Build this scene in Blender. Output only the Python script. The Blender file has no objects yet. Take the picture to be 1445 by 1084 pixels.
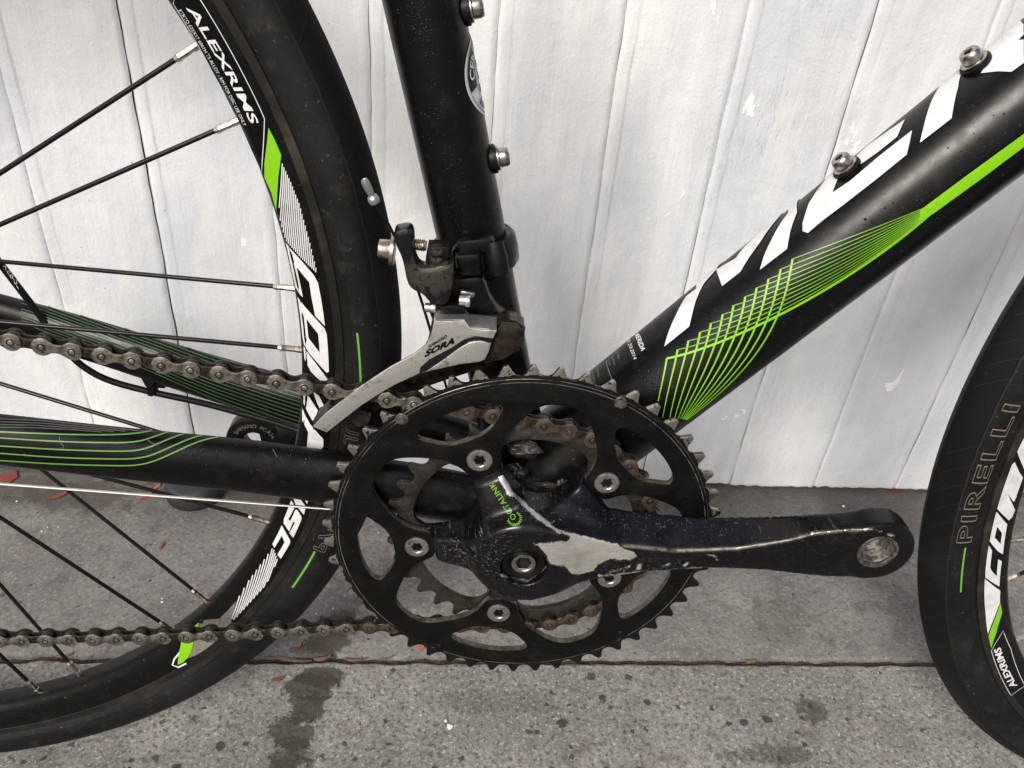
import bpy, bmesh, math, random
import numpy as np
from mathutils import Vector, Matrix
from mathutils.bvhtree import BVHTree
from mathutils.geometry import delaunay_2d_cdt
random.seed(7)
R_ = math.radians
T2 = 2 * math.pi
SC = bpy.context.scene
COL = SC.collection

# ------------------------------------------------------------------ camera, sky, sun, exposure
# bicycle frame of reference: x forward, y to the far side, z up, origin = bottom bracket centre
WM = np.array([[0.99936247, 0.03530846, 0.00528757], [-0.03560901, 0.99645492, 0.07622068], [-0.00257759, -0.07636037, 0.99707695]])
ZG = 0.2610
FPX = 1184.13
CPOS = np.array([-0.03653971, -0.37881297, 0.29390223])
CROT = np.array([[0.99650121, 0.06058284, -0.0575765], [-0.02200874, 0.85478973, 0.5185076], [0.08062847, -0.51542626, 0.85313236]])
cd = bpy.data.cameras.new('camera'); cam = bpy.data.objects.new('camera', cd); COL.objects.link(cam)
_m = WM @ CROT
cam.matrix_world = Matrix(((_m[0, 0], _m[0, 2], -_m[0, 1], 0), (_m[1, 0], _m[1, 2], -_m[1, 1], 0), (_m[2, 0], _m[2, 2], -_m[2, 1], 0), (0, 0, 0, 1)))
cam.location = Vector(WM @ CPOS) + Vector((0, 0, ZG))
cd.sensor_width = 36.0; cd.lens = FPX / 1445 * 36; cd.clip_start = 0.01; cd.clip_end = 500
SC.camera = cam
SUN_EL, SUN_AZ = R_(39), R_(208)      # azimuth clockwise from +y
w = bpy.data.worlds.new('World'); SC.world = w; w.use_nodes = True
nt = w.node_tree; bg = nt.nodes['Background']
sky = nt.nodes.new('ShaderNodeTexSky'); sky.sky_type = 'NISHITA'; sky.sun_disc = False
sky.sun_elevation = SUN_EL; sky.sun_rotation = SUN_AZ; sky.air_density = 1.0; sky.dust_density = 3.0; sky.ozone_density = 0.6
nt.links.new(sky.outputs[0], bg.inputs[0]); bg.inputs[1].default_value = 0.07
sd = bpy.data.lights.new('sun', 'SUN'); sun = bpy.data.objects.new('sun', sd); COL.objects.link(sun)
sd.energy = 2.3; sd.angle = R_(16); sd.color = (1.0, 0.95, 0.87)
_d = Vector((math.sin(SUN_AZ) * math.cos(SUN_EL), math.cos(SUN_AZ) * math.cos(SUN_EL), math.sin(SUN_EL)))
sun.rotation_euler = _d.to_track_quat('Z', 'Y').to_euler(); sun.location = (0, -2, 4)
SC.view_settings.view_transform = 'Standard'; SC.view_settings.look = 'None'
SC.view_settings.exposure = 0.78; SC.view_settings.gamma = 1.0

# ------------------------------------------------------------------ measuring helpers
def ray(px, py):
    v = np.array([(px - 722.5) / FPX, 1.0, -(py - 542.0) / FPX])
    d = CROT @ v
    return d / np.linalg.norm(d)
def B(px, py, y=0.0):
    "point of the bicycle's plane y = const seen at a place of the photograph"
    d = ray(px, py); return CPOS + d * (y - CPOS[1]) / d[1]
def world_on(px, py, axis, val):
    C = WM @ CPOS + np.array([0, 0, ZG]); d = WM @ ray(px, py)
    return C + d * (val - C[axis]) / d[axis]
def unit(v):
    v = np.array(v, float); return v / np.linalg.norm(v)

# ------------------------------------------------------------------ materials
def mat(name, base, rough=.5, metal=0., spec=.5, coat=0., bump=None, var=None, rvar=None):
    m = bpy.data.materials.new(name); m.use_nodes = True
    n = m.node_tree; p = n.nodes['Principled BSDF']
    p.inputs['Base Color'].default_value = (*base, 1); p.inputs['Roughness'].default_value = rough
    p.inputs['Metallic'].default_value = metal; p.inputs['Specular IOR Level'].default_value = spec
    p.inputs['Coat Weight'].default_value = coat; p.inputs['Coat Roughness'].default_value = .12
    L = n.links.new
    tc = n.nodes.new('ShaderNodeTexCoord')
    def noise(scale, detail=5, rough_=.6, dist=0., stretch=None):
        t = n.nodes.new('ShaderNodeTexNoise'); t.inputs['Scale'].default_value = scale
        t.inputs['Detail'].default_value = detail; t.inputs['Roughness'].default_value = rough_; t.inputs['Distortion'].default_value = dist
        if stretch:
            mp = n.nodes.new('ShaderNodeMapping'); mp.inputs['Scale'].default_value = stretch
            L(tc.outputs['Object'], mp.inputs[0]); L(mp.outputs[0], t.inputs['Vector'])
        else: L(tc.outputs['Object'], t.inputs['Vector'])
        return t.outputs['Fac']
    def ramp(src, a, b, ca=(0, 0, 0, 1), cb=(1, 1, 1, 1)):
        r = n.nodes.new('ShaderNodeValToRGB'); r.color_ramp.elements[0].position = a; r.color_ramp.elements[1].position = b
        r.color_ramp.elements[0].color = ca; r.color_ramp.elements[1].color = cb; L(src, r.inputs[0]); return r.outputs[0]
    def mix(fac, a, b):
        x = n.nodes.new('ShaderNodeMix'); x.data_type = 'RGBA'
        if isinstance(fac, float): x.inputs[0].default_value = fac
        else: L(fac, x.inputs[0])
        for s, v in ((6, a), (7, b)):
            if isinstance(v, tuple): x.inputs[s].default_value = (*v, 1) if len(v) == 3 else v
            else: L(v, x.inputs[s])
        return x.outputs[2]
    def math_(op, a, b=0.):
        x = n.nodes.new('ShaderNodeMath'); x.operation = op
        for s, v in ((0, a), (1, b)):
            if isinstance(v, (int, float)): x.inputs[s].default_value = v
            else: L(v, x.inputs[s])
        return x.outputs[0]
    m_ = dict(n=n, p=p, L=L, tc=tc, noise=noise, ramp=ramp, mix=mix, math=math_)
    if var:      # list of (scale, lo, hi, colour)
        cur = tuple(base)
        for sc, lo, hi, c in var: cur = mix(ramp(noise(sc), lo, hi), cur, c)
        L(cur, p.inputs['Base Color']); m_['col'] = cur
    if rvar:
        sc, lo, hi = rvar; r = n.nodes.new('ShaderNodeMapRange'); L(noise(sc), r.inputs[0])
        r.inputs[1].default_value = .3; r.inputs[2].default_value = .7; r.inputs[3].default_value = lo; r.inputs[4].default_value = hi
        L(r.outputs[0], p.inputs['Roughness'])
    if bump:
        sc, st, di = bump; b = n.nodes.new('ShaderNodeBump'); b.inputs['Strength'].default_value = st; b.inputs['Distance'].default_value = di
        L(noise(sc), b.inputs['Height']); L(b.outputs[0], p.inputs['Normal'])
    m['h'] = 1; H[name] = m_
    return m
H = {}
M = {}
M['frame'] = mat('satin_black_paint', (.0022, .0022, .0028), rough=.28, spec=.22, bump=(900, .06, .0004), var=[(60, .58, .78, (.014, .012, .008)), (520, .66, .70, (.035, .032, .026)), (1300, .69, .72, (.09, .085, .075))], rvar=(90, .24, .40))
M['frame2'] = mat('black_anodised', (.0025, .0025, .003), rough=.28, spec=.2, bump=(1200, .05, .0003), var=[(150, .60, .76, (.02, .017, .012)), (1500, .68, .72, (.06, .055, .045))], rvar=(200, .2, .5))
M['plastic'] = mat('black_plastic', (.003, .003, .0035), rough=.4, spec=.2, bump=(800, .08, .0004), rvar=(200, .4, .6))
M['rubber'] = mat('tyre_rubber', (.0035, .0035, .0036), rough=.5, spec=.22, bump=(500, .14, .0006), var=[(16, .46, .74, (.013, .0125, .012)), (90, .56, .74, (.018, .017, .0155)), (420, .64, .71, (.06, .056, .048))], rvar=(30, .5, .75))
M['tread'] = mat('tyre_tread', (.003, .003, .0032), rough=.6, spec=.2, bump=(900, .2, .0005), var=[(12, .5, .7, (.010, .0095, .009)), (500, .69, .74, (.03, .028, .025))])
M['rim'] = mat('rim_black', (.0025, .0025, .0025), rough=.3, spec=.2, bump=(400, .05, .0003), var=[(80, .6, .8, (.015, .013, .010)), (700, .68, .72, (.2, .18, .15))], rvar=(100, .25, .45))
M['brake'] = mat('rim_brake_edge', (.008, .0075, .006), rough=.34, spec=.35, var=[(50, .5, .7, (.035, .030, .022))], bump=(300, .08, .0004))
M['spoke'] = mat('spoke_black', (.004, .0036, .0036), rough=.3, spec=.28)
M['nipple'] = mat('nipple_alloy', (.60, .52, .44), rough=.28, metal=1., var=[(500, .45, .65, (.30, .22, .15))], rvar=(400, .2, .45))
M['white'] = mat('white_decal', (.60, .61, .62), rough=.42, var=[(90, .50, .75, (.44, .44, .44)), (1600, .66, .70, (.12, .11, .10))])
M['green'] = mat('green_decal', (.175, .45, .002), rough=.38, var=[(1600, .66, .70, (.05, .12, .01))])
M['greend'] = mat('green_line', (.055, .125, .035), rough=.4, var=[(60, .4, .7, (.035, .075, .025))])
M['greenw'] = mat('green_fine_line', (.13, .32, .008), rough=.38, var=[(60, .4, .7, (.08, .20, .012))])
M['greens'] = mat('green_stay_line', (.10, .25, .045), rough=.4)
M['greent'] = mat('green_tyre_mark', (.10, .32, .03), rough=.6)
M['greyd'] = mat('grey_decal', (.20, .19, .16), rough=.45, var=[(900, .4, .6, (.10, .095, .085))])
M['outline'] = mat('gold_grey_outline', (.13, .11, .08), rough=.6)
M['outlined'] = mat('dark_outline', (.06, .062, .055), rough=.6)
M['label'] = mat('label_black', (.002, .002, .0022), rough=.25, spec=.2)
M['steel'] = mat('bolt_steel', (.40, .38, .35), rough=.27, metal=1., bump=(900, .08, .0003), var=[(260, .52, .7, (.16, .13, .10)), (1500, .62, .68, (.10, .06, .04))], rvar=(400, .18, .42))
M['socket'] = mat('bolt_socket', (.022, .016, .012), rough=.45, metal=.3, var=[(700, .55, .65, (.09, .035, .02))])
M['cable'] = mat('cable_steel', (.75, .73, .70), rough=.3, metal=1.)
M['cap'] = mat('cable_cap', (.42, .43, .44), rough=.42, metal=.9, bump=(900, .2, .0004))
M['ringbolt'] = mat('chainring_bolt', (.44, .43, .40), rough=.33, metal=.95, bump=(700, .1, .0003), var=[(350, .5, .7, (.16, .15, .13)), (1600, .63, .67, (.05, .04, .03))])
M['thread'] = mat('dirty_thread', (.22, .21, .19), rough=.42, metal=.8, var=[(400, .4, .6, (.06, .05, .04))])
M['grease'] = mat('greasy_black', (.005, .005, .005), rough=.2, bump=(350, .8, .002), var=[(200, .55, .75, (.03, .027, .02))], rvar=(200, .1, .5))
M['chainin'] = mat('chain_roller', (.10, .095, .09), rough=.3, metal=.8, var=[(500, .4, .6, (.02, .018, .016))])
M['cagein'] = mat('grimy_cage', (.026, .020, .014), rough=.36, metal=.5, bump=(500, .3, .0008), var=[(200, .42, .6, (.010, .008, .006)), (1100, .66, .72, (.16, .13, .09))], rvar=(300, .15, .6))
M['joint'] = mat('joint_dirt', (.055, .032, .022), rough=.9, bump=(250, 1., .004), var=[(70, .45, .6, (.014, .009, .007)), (500, .55, .7, (.13, .085, .055))])
M['leafred'] = mat('red_flake', (.17, .035, .018), rough=.8, var=[(250, .4, .7, (.13, .035, .02))])
M['leaforange'] = mat('orange_flake', (.30, .095, .045), rough=.8, var=[(250, .4, .7, (.25, .06, .03))])
M['leafbrown'] = mat('dry_leaf', (.16, .09, .05), rough=.8, var=[(250, .4, .7, (.07, .04, .025))])
M['chalk'] = mat('white_grit', (.62, .61, .58), rough=.8)
M['puck'] = mat('black_rubber_stop', (.022, .022, .024), rough=.55, bump=(300, .2, .001), var=[(60, .5, .7, (.045, .045, .047))])
m = mat('worn_ridge', (.01, .01, .01), rough=.35); h = H['worn_ridge']
f = h['ramp'](h['noise'](45, 6, .7), .46, .60); h['L'](h['mix'](f, (.006, .006, .006), (.30, .29, .26)), h['p'].inputs['Base Color']); h['L'](f, h['p'].inputs['Metallic']); M['ridge'] = m
M['drop'] = mat('water_drop', (.002, .002, .002), rough=.16, spec=.28)
M['dark'] = mat('dark_inside', (.006, .006, .006), rough=.7)

# chain plates: brown grime over steel
m = mat('chain_plate', (.27, .235, .20), rough=.3, metal=.95, bump=(350, .12, .0004), rvar=(250, .18, .42)); h = H['chain_plate']
c = h['mix'](h['ramp'](h['noise'](160), .42, .66), (.50, .465, .415), (.17, .148, .12))
c = h['mix'](h['ramp'](h['noise'](330), .60, .70), c, (.16, .10, .065))
c = h['mix'](h['ramp'](h['noise'](700), .56, .66), c, (.02, .016, .012))
h['L'](c, h['p'].inputs['Base Color']); M['chain'] = m
m = mat('chain_plate_rusty', (.22, .15, .10), rough=.36, metal=.8, bump=(500, .1, .0004), rvar=(300, .26, .5)); h = H['chain_plate_rusty']
c = h['mix'](h['ramp'](h['noise'](160), .42, .66), (.185, .145, .11), (.065, .040, .027))
c = h['mix'](h['ramp'](h['noise'](900), .60, .66), c, (.02, .014, .010))
h['L'](c, h['p'].inputs['Base Color']); M['chainr'] = m
M['chaininner'] = mat('chain_inner_plate', (.14, .115, .09), rough=.34, metal=.85, bump=(400, .15, .0004), var=[(200, .42, .62, (.05, .038, .028)), (700, .56, .66, (.012, .010, .008))], rvar=(300, .2, .45))  # darker than the outer plates: grease, plus their shade put into the colour
M['chaindark'] = mat('chain_back_dirty', (.030, .027, .024), rough=.28, metal=.6, bump=(500, .2, .0005), rvar=(300, .15, .45))

# polished cage of the derailleur
m = mat('cage_silver', (.62, .62, .60), rough=.2, metal=.88, bump=(600, .12, .0004)); h = H['cage_silver']
c = h['mix'](h['ramp'](h['noise'](240), .56, .72), (.70, .69, .66), (.34, .31, .24))
c = h['mix'](h['ramp'](h['noise'](900), .64, .68), c, (.05, .035, .02))
h['L'](c, h['p'].inputs['Base Color']); M['cage'] = m
m = mat('derailleur_arm', (.01, .01, .011), rough=.22, metal=.0, spec=.3, coat=.1, bump=(500, .25, .0006)); h = H['derailleur_arm']
n = h['n']; vd = n.nodes.new('ShaderNodeVectorMath'); vd.operation = 'DISTANCE'; h['L'](h['tc'].outputs['Object'], vd.inputs[0]); vd.inputs[1].default_value = tuple(B(606, 386, -.042))
dd = h['math']('ADD', vd.outputs['Value'], h['math']('MULTIPLY', h['math']('SUBTRACT', h['noise'](260, dist=.3), .5), .012))
f = h['ramp'](dd, .0060, .0098, (1, 1, 1, 1), (0, 0, 0, 1))
f = h['math']('MULTIPLY', f, h['ramp'](h['noise'](330, 8, .7), .40, .50))
h['L'](h['mix'](f, (.005, .005, .0065), (.085, .080, .066)), h['p'].inputs['Base Color'])
h['L'](h['math']('MULTIPLY', f, .7), h['p'].inputs['Metallic'])
M['fdarm'] = m

# big ring: bare worn tooth tips, black body, greasy lower teeth
m = mat('big_ring_teeth', (.003, .003, .003), rough=.36, spec=.2, bump=(700, .2, .0005)); h = H['big_ring_teeth']; n = h['n']
sep = n.nodes.new('ShaderNodeSeparateXYZ'); h['L'](h['tc'].outputs['Object'], sep.inputs[0])
rr = h['math']('SQRT', h['math']('ADD', h['math']('MULTIPLY', sep.outputs[0], sep.outputs[0]), h['math']('MULTIPLY', sep.outputs[2], sep.outputs[2])))
rr = h['math']('ADD', rr, h['math']('MULTIPLY', h['math']('SUBTRACT', h['noise'](260), .5), .0035))
tipf = h['math']('GREATER_THAN', rr, .0986)
up = h['math']('ADD', sep.outputs[2], h['math']('MULTIPLY', sep.outputs[0], -.55))
up = h['math']('ADD', up, h['math']('MULTIPLY', h['math']('SUBTRACT', h['noise'](60), .5), .05))
upf = h['ramp'](up, .0, .05, (0, 0, 0, 1), (1, 1, 1, 1)); upf = h['math']('GREATER_THAN', up, -.030)
f = h['math']('MULTIPLY', tipf, upf)
f = h['math']('MULTIPLY', f, h['ramp'](h['noise'](420), .38, .46))
h['L'](h['mix'](f, (.005, .0048, .0045), (.36, .34, .30)), h['p'].inputs['Base Color']); h['L'](f, h['p'].inputs['Metallic'])
M['teeth'] = m
M['ringbody'] = mat('big_ring_body', (.0022, .0022, .002), rough=.36, spec=.15, bump=(1300, .1, .0003), var=[(60, .5, .78, (.009, .008, .0065)), (1300, .69, .72, (.12, .11, .10))], rvar=(140, .33, .55))
M['ringlip'] = mat('ring_cut_edge', (.12, .11, .08), rough=.4, metal=.4, var=[(300, .4, .6, (.05, .046, .035))])
M['smallring'] = mat('small_ring_dirty', (.017, .0145, .011), rough=.42, bump=(400, .5, .001), var=[(160, .45, .6, (.008, .007, .0055)), (800, .62, .68, (.06, .05, .038))], rvar=(200, .25, .6))

# crank: black lacquer, worn to bare alloy where the attribute says so
m = mat('crank_black', (.003, .003, .004), rough=.24, spec=.26, coat=.0, bump=(900, .05, .0002)); h = H['crank_black']; n = h['n']
at = n.nodes.new('ShaderNodeAttribute'); at.attribute_name = 'bare'
v = h['math']('ADD', at.outputs['Fac'], h['math']('MULTIPLY', h['math']('SUBTRACT', h['noise'](160, 8, .7), .5), .0045))
v = h['math']('ADD', v, h['math']('MULTIPLY', h['math']('SUBTRACT', h['noise'](1100, 3), .5), .0012))
f = h['math']('GREATER_THAN', v, 0.)
edge = h['math']('GREATER_THAN', v, -.0004)
at2 = n.nodes.new('ShaderNodeAttribute'); at2.attribute_name = 'scratch'
s1 = h['ramp'](h['noise'](1, 6, .7, .3, stretch=(420, 60, 1500)), .60, .64)
s2 = h['ramp'](h['noise'](1, 6, .7, .3, stretch=(1500, 60, 360)), .62, .65)
scf = h['math']('MULTIPLY', h['math']('MAXIMUM', s1, s2), at2.outputs['Fac'])
base = h['mix'](h['ramp'](h['noise'](70), .5, .8), (.0028, .0028, .004), (.0045, .0045, .0062))
base = h['mix'](h['ramp'](h['noise'](900), .72, .75), base, (.07, .07, .065))
base = h['mix'](scf, base, (.22, .21, .19))
at3 = n.nodes.new('ShaderNodeAttribute'); at3.attribute_name = 'rubbed'
base = h['mix'](h['math']('MULTIPLY', at3.outputs['Fac'], h['ramp'](h['noise'](220, 6, .7), .36, .58)), base, (.20, .185, .14))
alloy = h['mix'](h['ramp'](h['noise'](90), .35, .7), (.70, .69, .66), (.48, .46, .41))
alloy = h['mix'](h['math']('MULTIPLY', h['ramp'](h['noise'](1, 5, .7, .2, stretch=(50, 200, 900)), .42, .60), .35), alloy, (.36, .34, .30))
alloy = h['mix'](h['ramp'](h['noise'](1300), .66, .70), alloy, (.06, .055, .045))
col = h['mix'](edge, base, (.05, .045, .03)); col = h['mix'](f, col, alloy)
h['L'](col, h['p'].inputs['Base Color']); h['L'](h['math']('MULTIPLY', f, .80), h['p'].inputs['Metallic'])
rg = h['mix'](f, h['mix'](h['ramp'](h['noise'](90), .35, .7), (.20, .20, .20), (.40, .40, .40)), (.40, .40, .40))
h['L'](rg, h['p'].inputs['Roughness']); h['L'](h['math']('MULTIPLY', h['math']('SUBTRACT', 1., f), .04), h['p'].inputs['Coat Weight'])
M['crank'] = m

# painted timber
m = mat('white_wall_paint', (.62, .62, .61), rough=.36); h = H['white_wall_paint']; n = h['n']
tcw = h['tc']; geo = n.nodes.new('ShaderNodeNewGeometry'); oi = n.nodes.new('ShaderNodeObjectInfo')
def wnoise(scale, detail=6, rough_=.6, dist=0., st=(1, 1, 1)):
    mp = n.nodes.new('ShaderNodeMapping'); mp.inputs['Scale'].default_value = st
    h['L'](geo.outputs['Position'], mp.inputs[0]); t = n.nodes.new('ShaderNodeTexNoise'); h['L'](mp.outputs[0], t.inputs['Vector'])
    t.inputs['Scale'].default_value = scale; t.inputs['Detail'].default_value = detail; t.inputs['Roughness'].default_value = rough_; t.inputs['Distortion'].default_value = dist
    return t.outputs['Fac']
c = h['mix'](h['ramp'](wnoise(7, 4, .6, .3, (1, 1, .45)), .35, .68), (.55, .575, .62), (.77, .775, .77))
c = h['mix'](h['ramp'](wnoise(14, 5, .65, .2, (1, 1, .25)), .50, .72), c, (.52, .54, .57))
c = h['mix'](h['ramp'](wnoise(55, 6, .7, .2, (1, 1, .12)), .64, .82), c, (.56, .56, .56))
chip = h['ramp'](wnoise(34, 5, .6, .5, (1, 1, .5)), .690, .702)
c = h['mix'](chip, c, (.82, .82, .81))
spk = h['ramp'](wnoise(330, 3, .5), .745, .765)
c = h['mix'](spk, c, (.20, .19, .17))
crk = h['ramp'](wnoise(26, 5, .7, 1.2, (3.2, 1, .22)), .492, .5); crk2 = h['ramp'](wnoise(26, 5, .7, 1.2, (3.2, 1, .22)), .5, .508)
crack = h['math']('MULTIPLY', h['math']('SUBTRACT', crk, crk2), h['ramp'](wnoise(9, 3), .60, .68))
c = h['mix'](h['math']('MULTIPLY', crack, .4), c, (.34, .33, .31))
h['L'](c, h['p'].inputs['Base Color'])
bm1 = n.nodes.new('ShaderNodeBump'); bm1.inputs['Strength'].default_value = .42; bm1.inputs['Distance'].default_value = .003
h['L'](h['math']('ADD', wnoise(60, 5, .6, .3, (1, 1, .12)), h['math']('MULTIPLY', wnoise(30, 3, .5, .5), 1.2)), bm1.inputs['Height'])
bm2 = n.nodes.new('ShaderNodeBump'); bm2.inputs['Strength'].default_value = .42; bm2.inputs['Distance'].default_value = .0009
h['L'](h['math']('ADD', h['math']('MULTIPLY', chip, .8), h['math']('ADD', wnoise(420, 4, .6), h['math']('MULTIPLY', crack, -1.))), bm2.inputs['Height']); h['L'](bm1.outputs[0], bm2.inputs['Normal'])
h['L'](bm2.outputs[0], h['p'].inputs['Normal'])
M['wall'] = m

def ground_mat(name, base, dark, light, coarse, stains, walldark=None):
    m = mat(name, base, rough=.85, spec=.3); h = H[name]; n = h['n']
    geo = n.nodes.new('ShaderNodeNewGeometry'); pos = geo.outputs['Position']
    def noise(scale, detail=6, rough_=.6, dist=0.):
        t = n.nodes.new('ShaderNodeTexNoise'); h['L'](pos, t.inputs['Vector']); t.inputs['Scale'].default_value = scale
        t.inputs['Detail'].default_value = detail; t.inputs['Roughness'].default_value = rough_; t.inputs['Distortion'].default_value = dist; return t.outputs['Fac']
    def vor(scale, rnd=1.):
        t = n.nodes.new('ShaderNodeTexVoronoi'); h['L'](pos, t.inputs['Vector']); t.inputs['Scale'].default_value = scale; t.inputs['Randomness'].default_value = rnd; return t
    c = h['mix'](h['ramp'](noise(10, 5, .65), .35, .68), dark, light)
    c = h['mix'](h['math']('MULTIPLY', h['ramp'](noise(260, 6, .75), .48, .62), coarse), c, tuple(x * .45 for x in dark))
    c = h['mix'](h['math']('MULTIPLY', h['ramp'](noise(330, 4, .7, .3), .56, .66), coarse * .8), c, tuple(x * 1.75 for x in light))
    c = h['mix'](h['math']('MULTIPLY', h['ramp'](noise(48, 6, .7, .3), .50, .68), .55), c, tuple(x * .55 for x in dark))
    c = h['mix'](h['math']('MULTIPLY', h['ramp'](noise(70, 5, .7), .55, .75), .4), c, tuple(x * 1.4 for x in light))
    nz = h['math']('MULTIPLY', h['math']('SUBTRACT', noise(330, 3), .5), .5)
    v1 = vor(95); a = h['math']('ADD', v1.outputs['Distance'], nz)
    agg = h['math']('MULTIPLY', h['math']('LESS_THAN', a, .20 if not walldark else .11), h['math']('GREATER_THAN', v1.outputs['Color'], .62))
    c = h['mix'](h['math']('MULTIPLY', agg, .8), c, (.035, .036, .04))
    v2 = vor(52); nb = h['math']('MULTIPLY', h['math']('SUBTRACT', noise(160, 4, .7), .5), .45)
    agg2 = h['math']('MULTIPLY', h['math']('LESS_THAN', h['math']('ADD', v2.outputs['Distance'], nb), .20 if not walldark else .10), h['math']('GREATER_THAN', v2.outputs['Color'], .70))
    c = h['mix'](h['math']('MULTIPLY', agg2, .85), c, (.030, .032, .038))
    v3 = vor(170); agg3 = h['math']('MULTIPLY', h['math']('LESS_THAN', h['math']('ADD', v3.outputs['Distance'], nz), .16), h['math']('GREATER_THAN', v3.outputs['Color'], .7))
    c = h['mix'](h['math']('MULTIPLY', agg3, .55), c, (.30, .29, .27))
    br = h['ramp'](noise(22, 5, .7, .5), .60, .72); c = h['mix'](h['math']('MULTIPLY', br, .6), c, tuple(x * y for x, y in zip(dark, (.62, .5, .42))))
    sp = n.nodes.new('ShaderNodeSeparateXYZ'); h['L'](pos, sp.inputs[0])
    for (x, y, rx, ry, colr, amt) in stains:
        dx = h['math']('DIVIDE', h['math']('SUBTRACT', sp.outputs[0], x), rx); dy = h['math']('DIVIDE', h['math']('SUBTRACT', sp.outputs[1], y), ry)
        d = h['math']('SQRT', h['math']('ADD', h['math']('MULTIPLY', dx, dx), h['math']('MULTIPLY', dy, dy)))
        d = h['math']('ADD', d, h['math']('MULTIPLY', h['math']('SUBTRACT', noise(42, 9, .78, .8), .5), 3.4))
        f = h['ramp'](d, .82, 1.06, (1, 1, 1, 1), (0, 0, 0, 1))
        c = h['mix'](h['math']('MULTIPLY', f, amt), c, colr)
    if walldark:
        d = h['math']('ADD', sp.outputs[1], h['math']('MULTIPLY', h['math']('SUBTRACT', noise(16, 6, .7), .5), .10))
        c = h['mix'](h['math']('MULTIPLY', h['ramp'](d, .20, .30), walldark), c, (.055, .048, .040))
    h['L'](c, h['p'].inputs['Base Color'])
    b = n.nodes.new('ShaderNodeBump'); b.inputs['Strength'].default_value = .55; b.inputs['Distance'].default_value = .0022
    h['L'](h['math']('SUBTRACT', h['math']('ADD', noise(240, 6, .7), h['math']('MULTIPLY', noise(40, 3), .8)), h['math']('MULTIPLY', agg, .35)), b.inputs['Height']); h['L'](b.outputs[0], h['p'].inputs['Normal'])
    return m
st = []
for (px, py, rx, ry, a) in [(440, 972, .020, .013, .85), (430, 1000, .015, .016, .85), (455, 955, .018, .010, .85), (415, 1035, .016, .018, .8), (408, 1070, .015, .018, .7), (400, 1100, .02, .02, .6), (1140, 1000, .013, .013, .65), (1090, 1065, .04, .008, .5), (700, 990, .05, .01, .25)]:
    q = world_on(px, py, 2, 0.); st.append((q[0], q[1], rx, ry, (.040, .033, .026), a))
M['slabf'] = ground_mat('front_slab_concrete', (.22, .21, .20), (.178, .172, .158), (.300, .288, .264), 1.0, st)
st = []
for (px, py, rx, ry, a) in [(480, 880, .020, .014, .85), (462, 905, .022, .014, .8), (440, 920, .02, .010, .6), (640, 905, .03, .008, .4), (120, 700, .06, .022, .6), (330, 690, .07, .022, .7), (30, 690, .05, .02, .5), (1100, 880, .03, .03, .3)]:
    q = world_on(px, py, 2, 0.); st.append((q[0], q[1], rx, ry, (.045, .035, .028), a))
M['slabb'] = ground_mat('back_slab_concrete', (.19, .18, .175), (.122, .117, .112), (.205, .197, .188), .6, st, walldark=.75)

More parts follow.
